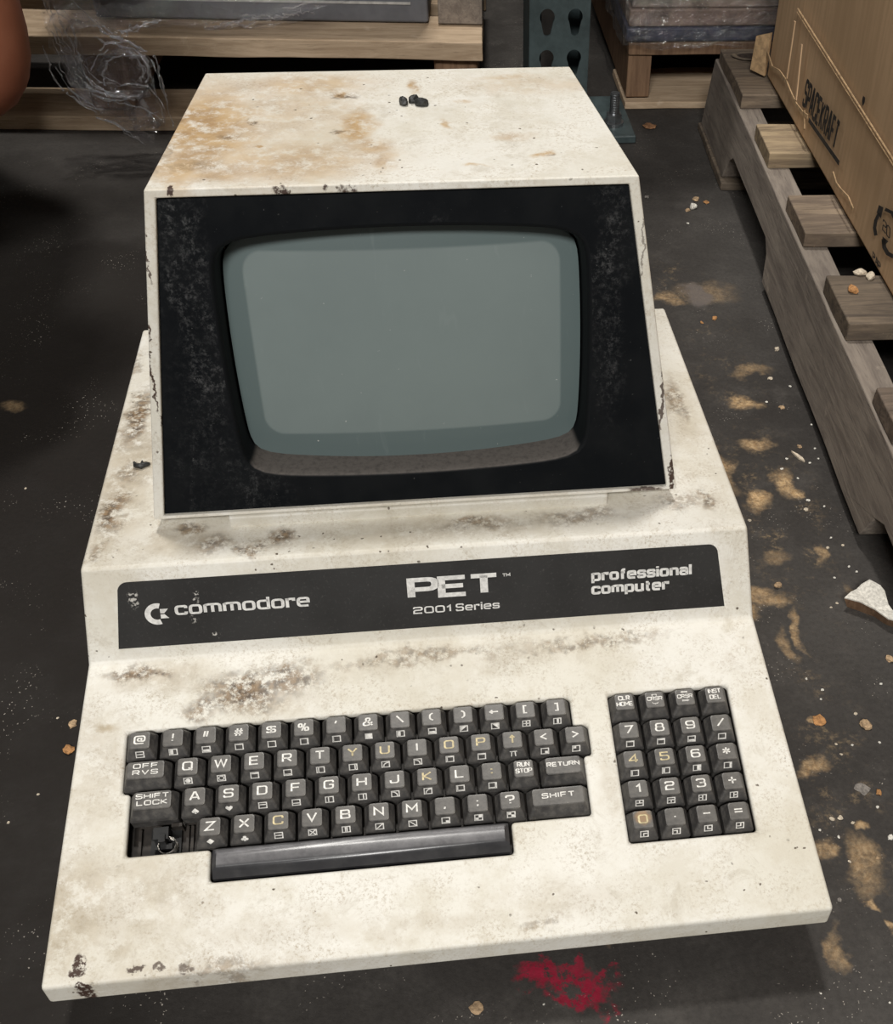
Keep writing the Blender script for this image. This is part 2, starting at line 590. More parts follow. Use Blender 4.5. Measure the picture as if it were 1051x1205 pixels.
def card_mat():
    t = NT('corrugated_cardboard')
    fl = t.noise(150, 3, .5, t.mapping((1, 1, .06)))
    c = t.mix(t.mapr(fl, .35, .65), (.54, .365, .215), (.62, .425, .255))
    c = t.mix(t.mapr(t.noise(6, 5, .6), .35, .7, 0, .5), c, (.45, .30, .17))
    c = t.mix(t.mapr(t.noise(90, 5, .75), .66, .74, 0, .5), c, (.42, .29, .17))
    t.bump(fl, .25, .0008)
    return t.fin(c, .75, Specular_IOR_Level=.2)


M_BEZEL = bezel_mat()
M_RECESS = recess_mat()
M_SCREEN = screen_mat()
M_PLATE = plate_mat()
M_KEY = key_mat('charcoal_key', None, .55)
M_WELL = plain('brown_black_well', (.030, .024, .019), .6, .3, 90)
M_BLACK = plain('black_plastic', (.012, .012, .012), .4, .2)
M_SPRING = plain('steel_spring', (.35, .33, .30), .35, .2, Metallic=1.0)
M_INK = plain('white_ink', (.66, .65, .62), .5, .12, 300)
M_INKW = plain('grey_white_ink', (.80, .78, .73), .5, .15, 300)
M_INKY = plain('yellowed_ink', (.62, .52, .30), .5, .2, 300)
M_WOODG = wood_mat('weathered_grey_wood', (.185, .155, .132), (.31, .265, .22), 1, .3, (.42, .36, .29))
M_WOODB = wood_mat('weathered_board_wood', (.115, .092, .072), (.255, .20, .145), 0, .5, (.40, .31, .20))
M_WOODL = wood_mat('pale_pallet_wood', (.40, .29, .19), (.60, .46, .32), 0, .2, (.66, .54, .40))
M_WOODR = wood_mat('brown_pallet_wood', (.17, .10, .06), (.28, .175, .105), 2, .35, (.34, .23, .15))
M_CARD = card_mat()
M_CARDT = plain('torn_cardboard', (.42, .28, .15), .85, .2, 150)
M_INKB = plain('black_carton_ink', (.025, .022, .02), .6, .3)
M_FILM = film_mat('stretch_film', .34)
M_FILM2 = film_mat('stretch_film_tight', .75)
M_TEAL = plain('teal_rack_paint', (.058, .080, .083), .42, .15, 40)
M_STEEL = plain('dull_steel', (.30, .31, .32), .35, .2, 60, Metallic=.9)
M_GREYP = plain('grey_steel_panel', (.125, .128, .140), .5, .06, 60)
M_DARKP = plain('dark_grey_steel', (.035, .034, .031), .6, .15, 40)
M_STRIPE = plain('pale_strip', (.45, .44, .42), .5, .1)

# ------------------------------------------------------------------ setting
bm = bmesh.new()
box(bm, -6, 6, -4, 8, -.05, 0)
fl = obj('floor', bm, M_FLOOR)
fl['kind'] = 'structure'

bm = bmesh.new()
box(bm, -6, 6, 7.8, 8, 0, 6)
wb_ = obj('wall_back', bm, plain('dark_warehouse_wall', (.05, .05, .05), .8))
wb_['kind'] = 'structure'

# ------------------------------------------------------------------ the computer
PC = thing('desktop_computer', 'stained cream all-in-one vintage computer with built-in screen and black keys, on the floor', 'computer')

holes = [  # key well openings on the deck (u0,u1,v0,v1)
    (-.1835, .0828, .1266, .1457), (-.1835, .0918, .1067, .1266), (-.1790, .0868, .0688, .1067),
    (-.1320, .0392, .0497, .0688), (.1067, .1830, .0497, .1457)]


def in_hole(u, v):
    return any(a < u < b and c < v < d for a, b, c, d in holes)


us = sorted({x for h in holes for x in h[:2]} | {-.02, 0.10})
vs_ = sorted({x for h in holes for x in h[2:]})
us = [u for i, u in enumerate(us) if i == 0 or u - us[i - 1] > .0002]
stations = []  # closed profile loop: (point, halfwidth)
stations.append((Vector((0, 0, FZ)), HF))
for v in vs_:
    stations.append((deck(0, v), HF + (HJ - HF) * v / LD))
stations.append((J0, HJ))
stations.append((Vector((0, TY, TZ)), HT))
stations.append((Vector((0, BY, BZ)), HB))
stations.append((Vector((0, BY, .040)), HB))
stations.append((Vector((0, .02, .040)), HF))
stations.append((Vector((0, 0, .040)), HF))
bm = bmesh.new()
rows = []
for p, hw in stations:
    rows.append([bm.verts.new(p + Vector((u, 0, 0))) for u in [-hw] + us + [hw]])
ns = len(rows)
nv = len(vs_)
allu = us
for i in range(ns):
    a, b = rows[i], rows[(i + 1) % ns]
    for k in range(len(a) - 1):
        if 1 <= i <= nv - 1 and 0 < k < len(a) - 2:
            uc = (us[k - 1] + us[k]) / 2
            vc = (vs_[i - 1] + vs_[i]) / 2
            if in_hole(uc, vc):
                continue
        bm.faces.new((a[k], a[k + 1], b[k + 1], b[k]))
bm.faces.new([r[0] for r in rows])
bm.faces.new([r[-1] for r in rows][::-1])
# turned-down sheet edges round the openings
bed = [e for e in bm.edges if len(e.link_faces) == 1]
ext = bmesh.ops.extrude_edge_only(bm, edges=bed)
for v in ext['geom']:
    if isinstance(v, bmesh.types.BMVert):
        v.co -= nD * .0035
base = obj('base_case', bm, M_BASE, PC)
bevel(base, .0042, 3, 28)
base['label'] = 'cream sheet metal base with sloping keyboard deck'

bm = bmesh.new()  # lower pan and feet
box(bm, -.185, .185, .055, .485, .012, .041)
pan = obj('bottom_pan', bm, M_CREAM, PC)
bevel(pan, .003)
for sx in (-1, 1):
    for y in (.08, .46):
        bm = bmesh.new()
        tube(bm, [(sx * .16, y, 0), (sx * .16, y, .013)], .012, 16)
        obj('foot', bm, M_BLACK, PC)

# key well tray (open dark box under the deck)
TD = .0155
for (u0, u1, v0, v1) in ((-.186, .094, .0475, .148), (.1045, .1855, .0475, .148)):
    vv = []
    for h in (-.0036, -TD):
        vv += [deck(u0, v0, h), deck(u1, v0, h), deck(u1, v1, h), deck(u0, v1, h)]
    ff = [(4, 5, 6, 7), (0, 1, 5, 4), (1, 2, 6, 5), (2, 3, 7, 6), (3, 0, 4, 7)]
    o = pyobj('key_well', vv, ff, M_WELL, PC)
    o['label'] = 'dark brown well under the keys'

# ------------------------------------------------------------------ stroke lettering
GL = {
    'A': (.95, '0,0 .40,1 .55,1 .95,0;.16,.30 .79,.30'), 'B': (.92, '0,.52 .80,.52r .92,.3r .92,0r 0,0 0,1 .86,1r .86,.52r .7,.52'),
    'C': (.95, '.95,.72 .95,1r 0,1r 0,0r .95,0r .95,.28'), 'D': (.95, '.4,0 0,0 0,1 .95,1r .95,0r .4,0'),
    'E': (.88, '.88,1 0,1 0,0 .88,0;0,.52 .8,.52'), 'F': (.86, '.86,1 0,1 0,0;0,.5 .78,.5'),
    'G': (.95, '.95,.74 .95,1r 0,1r 0,0r .95,0r .95,.48 .5,.48'), 'H': (.95, '0,0 0,1;.95,0 .95,1;0,.5 .95,.5'),
    'I': (.0, '0,0 0,1'), 'J': (.85, '.85,1 .85,0r 0,0r 0,.35'), 'K': (.9, '0,0 0,1;.86,1 .1,.5 .9,0'),
    'L': (.85, '0,1 0,0 .85,0'), 'M': (1.1, '0,0 0,1 .55,.35 1.1,1 1.1,0'), 'N': (.95, '0,0 0,1 .95,0 .95,1'),
    'O': (.95, '.5,0 0,0r 0,1r .95,1r .95,0r .5,0'), 'P': (.9, '0,0 0,1 .9,1r .9,.44r 0,.44'),
    'Q': (.95, '.5,0 0,0r 0,1r .95,1r .95,0r .5,0;.6,.25 1.0,-.1'), 'R': (.92, '0,0 0,1 .9,1r .9,.46r 0,.46;.45,.46 .92,0'),
    'S': (.92, '.90,.78 .90,1r 0,1r 0,.52r .92,.52r .92,0r 0,0r 0,.22'), 'T': (.95, '0,1 .95,1;.475,1 .475,0'),
    'U': (.95, '0,1 0,0r .95,0r .95,1'), 'V': (.95, '0,1 .475,0 .95,1'), 'W': (1.25, '0,1 .3,0 .625,.95 .95,0 1.25,1'),
    'X': (.95, '0,0 .95,1;0,1 .95,0'), 'Y': (.95, '0,1 .475,.48 .95,1;.475,.48 .475,0'), 'Z': (.92, '0,1 .92,1 0,0 .92,0'),
    '0': (.92, '.5,0 0,0r 0,1r .92,1r .92,0r .5,0'), '1': (.35, '0,.72 .35,1 .35,0'),
    '2': (.92, '0,.78 0,1r .92,1r .92,.52r 0,.52r 0,0 .92,0'), '3': (.92, '0,.82 0,1r .9,1r .9,.52r .3,.52;.6,.52 .92,.52r .92,0r 0,0r 0,.18'),
    '4': (.95, '.7,0 .7,1 0,.3 0,.26 .95,.26'), '5': (.92, '.88,1 0,1 0,.56 .92,.56r .92,0r 0,0r 0,.2'),
    '6': (.92, '.86,.84 .86,1r 0,1r 0,0r .92,0r .92,.56r 0,.56'), '7': (.9, '0,1 .9,1 .25,0'),
    '8': (.92, '.46,.53 .06,.53r .06,1r .86,1r .86,.53r .46,.53;.46,.53 0,.53r 0,0r .92,0r .92,.53r .46,.53'),
    '9': (.92, '.06,.16 .06,0r .92,0r .92,1r 0,1r 0,.44r .92,.44'),
    '@': (1.1, '.74,.34 .34,.34r .34,.70r .74,.70 .74,.30 1.1,.30r 1.1,1r 0,1r 0,0r 1.0,0'),
    '!': (.12, '.10,1 .05,.35;.03,.16 .02,.02'), '"': (.4, '.12,1 0,.25;.42,1 .30,.25'),
    '#': (.95, '.2,0 .38,1;.58,0 .76,1;0,.33 .9,.33;.06,.68 .95,.68'),
    '$': (.92, '.90,.74 .90,.88r 0,.88r 0,.5r .92,.5r .92,.12r 0,.12r 0,.26;.46,1.02 .46,-.02'),
    '%': (1.1, '.15,.5 0,.5r 0,.95r .36,.95r .36,.5r .15,.5;.85,.0 .68,0r .68,.45r 1.08,.45r 1.08,0r .85,0;.74,1 .36,0'),
    "'": (.2, '.15,1 .03,.62'), '&': (1.0, '1.0,0 .28,.66r .28,1r .72,1r .72,.66r 0,.4r 0,0r .6,0r .98,.45'),
    '\\': (.7, '0,1 .75,.05'), '(': (.35, '.35,1 0,.8r 0,.2r .35,0'), ')': (.35, '0,1 .35,.8r .35,.2r 0,0'),
    '<-': (.9, '0,.5 .9,.5;.25,.72 0,.5 .25,.28'), '[': (.35, '.35,1 0,1 0,0 .35,0'), ']': (.35, '0,1 .35,1 .35,0 0,0'),
    '<': (.6, '.6,.9 0,.5 .6,.1'), '>': (.6, '0,.9 .6,.5 0,.1'), '^': (.5, '.25,0 .25,1;0,.72 .25,1 .5,.72'),
    ':': (.12, '.06,.62 .06,.78;.06,.12 .06,.28'), ';': (.12, '.06,.62 .06,.78;.08,.26 .02,.02'), ',': (.12, '.08,.30 .0,.02'),
    '?': (.85, '0,.76 0,1r .85,1r .85,.5r .42,.5 .42,.3;.42,.13 .42,.0'), '/': (.8, '0,0 .8,1'),
    '*': (.8, '.4,.05 .4,.95;0,.28 .8,.72;0,.72 .8,.28'), '+': (.9, '0,.5 .9,.5;.45,.05 .45,.95'),
    '.': (.12, '.06,.36 .06,.52'), '-': (.8, '0,.5 .8,.5'), '=': (.9, '0,.66 .9,.66;0,.32 .9,.32'),
    'up': (1.2, '.15,-.2 .15,.5;0,.25 .15,.5 .6,.5 1.05,.5 1.2,.25;1.05,.5 1.05,-.2'),
    'dn': (1.2, '0,.8 .2,.3 .6,.3 1.0,.3 1.2,.8;.4,.55 .6,.05 .8,.55'),
    'lf': (1.4, '1.4,.78 .1,.78;1.4,.42 .1,.42;.35,1.0 0,.6 .35,.2'), 'rt': (1.4, '0,.78 1.3,.78;0,.42 1.3,.42;1.05,1.0 1.4,.6 1.05,.2'),
    ' ': (.5, ''),
    # lower case
    'c': (.80, '.80,.52 .80,.72r 0,.72r 0,0r .80,0r .80,.20'), 'o': (.84, '.4,0 0,0r 0,.72r .84,.72r .84,0r .4,0'),
    'm': (1.24, '0,0 0,.72;0,.66 .3,.72 1.24,.72r 1.24,0;.62,.72 .62,0'), 'd': (.84, '.84,0 0,0r 0,.72r .84,.72;.84,-.08 .84,1.06'),
    'r': (.55, '0,-.08 0,.78;0,.60 .15,.72r .55,.72 .55,.52'), 'e': (.84, '.02,.37 .84,.37 .84,.72r 0,.72r 0,0r .84,0'),
    'p': (.84, '0,.72 .84,.72r .84,0r 0,0;0,.80 0,-.34'), 'f': (.5, '.55,1 .18,1r .18,-.08;0,.68 .5,.68'),
    's': (.76, '.76,.52 .76,.72r 0,.72r 0,.37r .78,.37r .78,0r 0,0r 0,.19'), 'i': (.0, '0,-.08 0,.80;0,.94 0,1.10'),
    'n': (.78, '0,-.08 0,.80;0,.62 .2,.72 .78,.72r .78,-.08'), 'a': (.78, '.03,.54 .03,.72r .78,.72r .78,-.08;.78,.40 0,.40r 0,0r .78,0'),
    'l': (.0, '0,-.08 0,1.08'), 'u': (.78, '0,.80 0,0r .78,0r;.78,.80 .78,-.08'), 't': (.5, '.18,1.0 .18,0r .52,0;0,.70 .5,.70'),
}


def strokes(g, rad=.26):
    out = []
    for s in GL[g][1].split(';'):
        pts = []
        for tk in s.split():
            r = tk.endswith('r')
            x, y = tk.rstrip('r').split(',')
            pts.append((float(x), float(y), r))
        if len(pts) < 2:
            continue
        res = [pts[0][:2]]
        for i in range(1, len(pts) - 1):
            A, Bp, Cc = pts[i - 1], pts[i], pts[i + 1]
            if Bp[2]:
                la = hypot(A[0] - Bp[0], A[1] - Bp[1])
                lc = hypot(Cc[0] - Bp[0], Cc[1] - Bp[1])
                t = min(rad, .5 * la, .5 * lc)
                p = (Bp[0] + (A[0] - Bp[0]) * t / la, Bp[1] + (A[1] - Bp[1]) * t / la)
                q = (Bp[0] + (Cc[0] - Bp[0]) * t / lc, Bp[1] + (Cc[1] - Bp[1]) * t / lc)
                for k in range(5):
                    f = k / 4
                    res.append(((1 - f) ** 2 * p[0] + 2 * f * (1 - f) * Bp[0] + f * f * q[0],
                                (1 - f) ** 2 * p[1] + 2 * f * (1 - f) * Bp[1] + f * f * q[1]))
            else:
                res.append(Bp[:2])
        res.append(pts[-1][:2])
        out.append(res)
    return out


def ribbon(pl, hw):
    """2D polyline -> list of quads (2D) with mitred joints"""
    q = [pl[0]]
    for p in pl[1:]:
        if hypot(p[0] - q[-1][0], p[1] - q[-1][1]) > 1e-5 * 1:
            q.append(p)
    pl = q
    closed = hypot(pl[0][0] - pl[-1][0], pl[0][1] - pl[-1][1]) < 1e-6 and len(pl) > 3
    n = len(pl)
    L, R = [], []
    for i in range(n):
        if closed:
            a, b = pl[(i - 1) % (n - 1)], pl[(i + 1) % (n - 1)]
            c = pl[i % (n - 1)]
        else:
            a, b, c = pl[max(i - 1, 0)], pl[min(i + 1, n - 1)], pl[i]
        d1 = Vector((c[0] - a[0], c[1] - a[1]))
        d2 = Vector((b[0] - c[0], b[1] - c[1]))
        if d1.length < 1e-9:
            d1 = d2
        if d2.length < 1e-9:
            d2 = d1
        d1, d2 = d1.normalized(), d2.normalized()
        n1, n2 = Vector((-d1.y, d1.x)), Vector((-d2.y, d2.x))
        m = n1 + n2
        if m.length < 1e-4:
            m = n1
        m = m.normalized()
        k = hw / max(m.dot(n1), .42)
        L.append((c[0] + m.x * k, c[1] + m.y * k))
        R.append((c[0] - m.x * k, c[1] - m.y * k))
    return [(R[i], R[i + 1], L[i + 1], L[i]) for i in range(n - 1)]


def text_polys(tokens, x0, y0, h, hw, xs=1.0, gap=.32, center=False, rad=.26, ax=1.0):
    """tokens: str or list of glyph names; h cap height; hw half stroke"""
    toks = list(tokens)
    tot = sum(GL[g][0] * h * xs + gap * h for g in toks) - gap * h
    x = x0 - tot / 2 if center else x0
    polys = []
    for g in toks:
        for st in strokes(g, rad):
            polys += [tuple((q[0] * ax, q[1]) for q in pq) for pq in ribbon([((x + p[0] * h * xs) / ax, y0 + p[1] * h) for p in st], hw)]
        x += GL[g][0] * h * xs + gap * h
    return polys


def text_fit(tokens, xa, xb, y0, h, hw, gap=.32, rad=.26, ax=1.0):
    toks = list(tokens)
    tot = sum(GL[g][0] for g in toks)
    gaps = (len(toks) - 1) * gap * h
    xs = (xb - xa - gaps) / (tot * h)
    return text_polys(toks, xa, y0, h, hw, xs, gap, False, rad, ax)


def decal(name, polys, fn, mat, parent):
    verts, faces = [], []
    for p in polys:
        k = len(verts)
        ar = sum(p[i][0] * p[(i + 1) % len(p)][1] - p[(i + 1) % len(p)][0] * p[i][1] for i in range(len(p)))
        pp = p if ar > 0 else p[::-1]
        verts += [fn(*q) for q in pp]
        faces.append(tuple(range(k, k + len(p))))
    return pyobj(name, verts, faces, mat, parent, recalc=False)


# ------------------------------------------------------------------ nameplate
PH = .0007
ol = []
pl_t, pl_b, wt, wb = .0506, .0089, .1857, .1903
rr = .006
for k in range(7):
    a = pi - k / 6 * pi / 2
    ol.append((-wt + rr + rr * cos(a), pl_t - rr + rr * sin(a)))
for k in range(7):
    a = pi / 2 - k / 6 * pi / 2
    ol.append((wt - rr + rr * cos(a), pl_t - rr + rr * sin(a)))
ol += [(wb, pl_b), (-wb, pl_b)]
bm = bmesh.new()
f = bm.faces.new([bm.verts.new(riser(u, v, .00005)) for u, v in ol])
e = bmesh.ops.extrude_face_region(bm, geom=[f])
for v in e['geom']:
    if isinstance(v, bmesh.types.BMVert):
        v.co += nR * PH
plate = obj('nameplate', bm, M_PLATE, PC)
plate['label'] = 'long charcoal nameplate with white lettering'


def rp(u, v):
    return riser(u, v, PH + .00025)


def px_text(tokens, xl, yl, xr, yr, cap_px, stroke_px, gap, rad=.26, ax=1.0):
    """lettering from baseline-left pixel to baseline-right pixel measured on the plate"""
    a, b = riser_uv(xl, yl), riser_uv(xr, yr)
    c = riser_uv(xl, yl - cap_px)
    h = c[1] - a[1]
    s = (b[0] - a[0]) / hypot(xr - xl, yr - yl)
    return text_fit(tokens, a[0], b[0], a[1], h, stroke_px * s / 2, gap, rad, ax)


PL = []
PL.append(('maker_lettering', px_text('commodore', 208.5, 722.3, 363.5, 713.3, 12.6, 2.6, .40, .26, 1.5)))
PL.append(('model_lettering', px_text('PET', 484.5, 702.5, 585, 695, 20.0, 5.2, .34, .3, 1.75)))
PL.append(('series_lettering', px_text('2001', 487.5, 721.5, 530, 718.5, 6.8, 1.5, .50, .3, 1.35) + px_text('Series', 537.5, 718.0, 587, 714.5, 7.4, 1.5, .44, .26, 1.35)))
PL.append(('tagline_lettering', px_text('professional', 697.5, 682.3, 812, 674.2, 10.2, 2.7, .40, .2, 1.3) + px_text('computer', 697.5, 698.0, 785.5, 692, 10.2, 2.7, .40, .2, 1.3)))
PL.append(('trademark_lettering', px_text('TM', 591.5, 678, 600, 677.4, 3.2, .9, .3)))
for nme, polys in PL:
    decal(nme, polys, rp, M_INK, plate)
# round open emblem with two flag shapes
cx, cy = riser_uv(186, 722)
sc = (riser_uv(196, 722)[0] - cx) / 10.0
ro, ri = 17.0 * sc * .95, 9.0 * sc * .95
ve = .84
emb = []
N = 28
a0, a1 = radians(72), radians(288)
for k in range(N):
    t0, t1 = a0 + (a1 - a0) * k / N, a0 + (a1 - a0) * (k + 1) / N
    ring = []
    for r_, t_ in ((ro, t0), (ro, t1), (ri, t1), (ri, t0)):
        ring.append((cx - 0.5 * sc + r_ * cos(t_) * .92, cy + r_ * sin(t_) * ve))
    emb.append(tuple(ring))
emb.append(((cx + 3.2 * sc, cy + .6 * sc), (cx + 3.2 * sc, cy + 6 * sc), (cx + 13.0 * sc, cy + 6 * sc), (cx + 8 * sc, cy + .6 * sc)))
emb.append(((cx + 3.2 * sc, cy - .8 * sc), (cx + 8 * sc, cy - .8 * sc), (cx + 13.0 * sc, cy - 6 * sc), (cx + 3.2 * sc, cy - 6 * sc)))
decal('emblem', emb, rp, M_INK, plate)

# ------------------------------------------------------------------ monitor
def trap(hb, ht, y):
    pass


bm = bmesh.new()
RIM = .0062


def ring(f):
    return [bm.verts.new(p) for p in f]


def hwv(v):
    return MWB + (MWT - MWB) * v / (MT - MB).length


VM = (MT - MB).length
o_ = ring([face(-MWB, 0), face(MWB, 0), face(MWT, VM), face(-MWT, VM)])
i_ = ring([face(-hwv(.0022) + RIM, .0022), face(hwv(.0022) - RIM, .0022), face(hwv(VM - .0045) - RIM, VM - .0045), face(-hwv(VM - .0045) + RIM, VM - .0045)])
r_ = ring([face(-hwv(.0022) + RIM, .0022, -.012), face(hwv(.0022) - RIM, .0022, -.012), face(hwv(VM - .0045) - RIM, VM - .0045, -.012), face(-hwv(VM - .0045) + RIM, VM - .0045, -.012)])
bk = ring([(-.135, .475, .172), (.135, .475, .172), (MWK, MK.y, MK.z), (-MWK, MK.y, MK.z)])
for a, b in ((o_, i_), (i_, r_)):
    for k in range(4):
        bm.faces.new((a[k], a[(k + 1) % 4], b[(k + 1) % 4], b[k]))
for k in range(4):
    bm.faces.new((o_[(k + 1) % 4], o_[k], bk[k], bk[(k + 1) % 4]))
bm.faces.new(bk[::-1])
mc = obj('monitor_case', bm, M_MON, PC)
bevel(mc, .0024, 3, 25)
mc['label'] = 'cream tapering monitor housing with tan water stains on top'

# bezel with bulged rounded opening
NB = 128
CV = .0955


def opening(k, grow=0.0, hh=0.0, lift=0.0):
    t = 2 * pi * k / NB
    ex, ey = .1030 + grow, .0672 + grow
    n = 13.0
    ct, st = cos(t), sin(t)
    r = (abs(ct) ** n + abs(st) ** n) ** (-1 / n)
    u, v = ex * r * ct, ey * r * st
    u *= 1 + .020 * (1 - (v / ey) ** 2)
    v *= 1 + .075 * (1 - (u / .105) ** 2) if abs(u) < .105 else 1
    if v < 0:
        v *= 1 - lift / ey
    return face(u, CV + v, hh)


def outer(k):
    t = 2 * pi * k / NB
    p = opening(k)
    q = p - face(0, CV)
    du, dv = q.x, q.dot(eM)
    best = 1e9
    lo, hi = .0024, VM - .0047
    if dv > 1e-9:
        best = min(best, (hi - CV) / dv)
    if dv < -1e-9:
        best = min(best, (lo - CV) / dv)
    # slanted sides: |u| = hwv(v)-RIM
    sl = (MWT - MWB) / VM
    den = abs(du) - sl * dv
    if den > 1e-9:
        best = min(best, (hwv(CV) - RIM + .0001) / den)
    return face(du * best, CV + dv * best, -.0030)


bm = bmesh.new()
L0 = [bm.verts.new(outer(k)) for k in range(NB)]
# add the true corners by snapping the nearest ring vertices
for su in (-1, 1):
    for v in (.0024, VM - .0047):
        c = face(su * (hwv(v) - RIM), v, -.0030)
        k = min(range(NB), key=lambda j: (L0[j].co - c).length)
        L0[k].co = c
L1 = [bm.verts.new(opening(k, .0035, -.0030)) for k in range(NB)]
for k in range(NB):
    j = (k + 1) % NB
    bm.faces.new((L0[k], L0[j], L1[j], L1[k]))
bz = obj('bezel', bm, M_BEZEL, PC, True)
bz['label'] = 'scuffed black plastic screen surround'
bm = bmesh.new()
loops = [[bm.verts.new(opening(k, g, h, lf)) for k in range(NB)] for g, h, lf in
         ((.0035, -.0030, 0), (.0024, -.0033, 0), (.0016, -.0042, .000), (.0010, -.0070, .0004), (.0002, -.0140, .0014), (-.0002, -.0215, .0028), (-.0004, -.032, .0032))]
for a, b in zip(loops, loops[1:]):
    for k in range(NB):
        j = (k + 1) % NB
        bm.faces.new((a[k], a[j], b[j], b[k]))
rc = obj('bezel_recess', bm, M_RECESS, bz, True)
rc['label'] = 'rounded black recess with grey dust on its lower ledge'
# tube face
bm = bmesh.new()
prev = None
NRG = 14
cen = bm.verts.new(face(0, CV, -.0140))
for rgi in range(1, NRG + 1):
    s = rgi / NRG
    cur = []
    for k in range(NB):
        p = opening(k, -.0012, 0, .0012) - face(0, CV)
        u, v = p.x * s, p.dot(eM) * s
        d2 = (u / .108) ** 2 + (v / .075) ** 2
        cur.append(bm.verts.new(face(u, CV + v, -.0140 - .0060 * (u / .105) ** 2 - .0050 * (v / .07) ** 2)))
    for k in range(NB):
        j = (k + 1) % NB
        if prev:
            bm.faces.new((prev[k], cur[k], cur[j], prev[j]))
        else:
            bm.faces.new((cen, cur[k], cur[j]))
    prev = cur
sc_o = obj('screen', bm, M_SCREEN, PC, True)
sc_o['label'] = 'bulging grey-green glass screen, switched off'

# plinth under the monitor
bm = bmesh.new()
box(bm, -.1200, .1200, .2500, .455, .136, .1610)
ped = obj('monitor_plinth', bm, M_CREAM, PC)
bevel(ped, .0015, 3)

# ------------------------------------------------------------------ keys
PITCH = .01905
SYM = {
    'box': ['0,0 1,0 1,1 0,1 0,0'],
}


def gs(spec):
    """front-face graphic: list of strokes/fills in the unit square"""
    polys = []
    for it in spec.split('|'):
        if it == 'B':
            polys += ribbon([(0, 0), (1, 0), (1, 1), (0, 1), (0, 0)], .075)
        elif it[0] == 'L':
            v = [float(x) for x in it[1:].split(',')]
            polys += ribbon(list(zip(v[::2], v[1::2])), .075)
        elif it[0] == 'F':
            v = [float(x) for x in it[1:].split(',')]
            polys.append(tuple(zip(v[::2], v[1::2])))
        elif it == 'O':
            polys.append(tuple((.5 + .36 * cos(k * pi / 8), .5 + .36 * sin(k * pi / 8)) for k in range(16)))
        elif it == 'R':
            polys += ribbon([(.5 + .34 * cos(k * pi / 8), .5 + .34 * sin(k * pi / 8)) for k in range(16)] + [(.84, .5)], .055)
        elif it == 'heart':
            polys += [((.5, 0), (.95, .5), (.95, .75), (.75, .92), (.5, .72)), ((.5, 0), (.5, .72), (.25, .92), (.05, .75), (.05, .5))]
        elif it == 'spade':
            polys += [((.5, 1), (.05, .5), (.05, .3), (.25, .16), (.5, .34)), ((.5, 1), (.5, .34), (.75, .16), (.95, .3), (.95, .5)), ((.5, .4), (.35, 0), (.65, 0))]
        elif it == 'diam':
            polys += [((.5, 0), (1, .5), (.5, 1), (0, .5))]
        elif it == 'club':
            for cx_, cy_ in ((.5, .74), (.24, .38), (.76, .38)):
                polys.append(tuple((cx_ + .23 * cos(k * pi / 5), cy_ + .23 * sin(k * pi / 5)) for k in range(10)))
            polys.append(((.5, .5), (.36, 0), (.64, 0)))
        elif it == 'pi':
            polys += ribbon([(0, .9), (1, .9)], .07) + ribbon([(.28, .9), (.22, 0)], .07) + ribbon([(.72, .9), (.80, 0)], .07)
    return polys


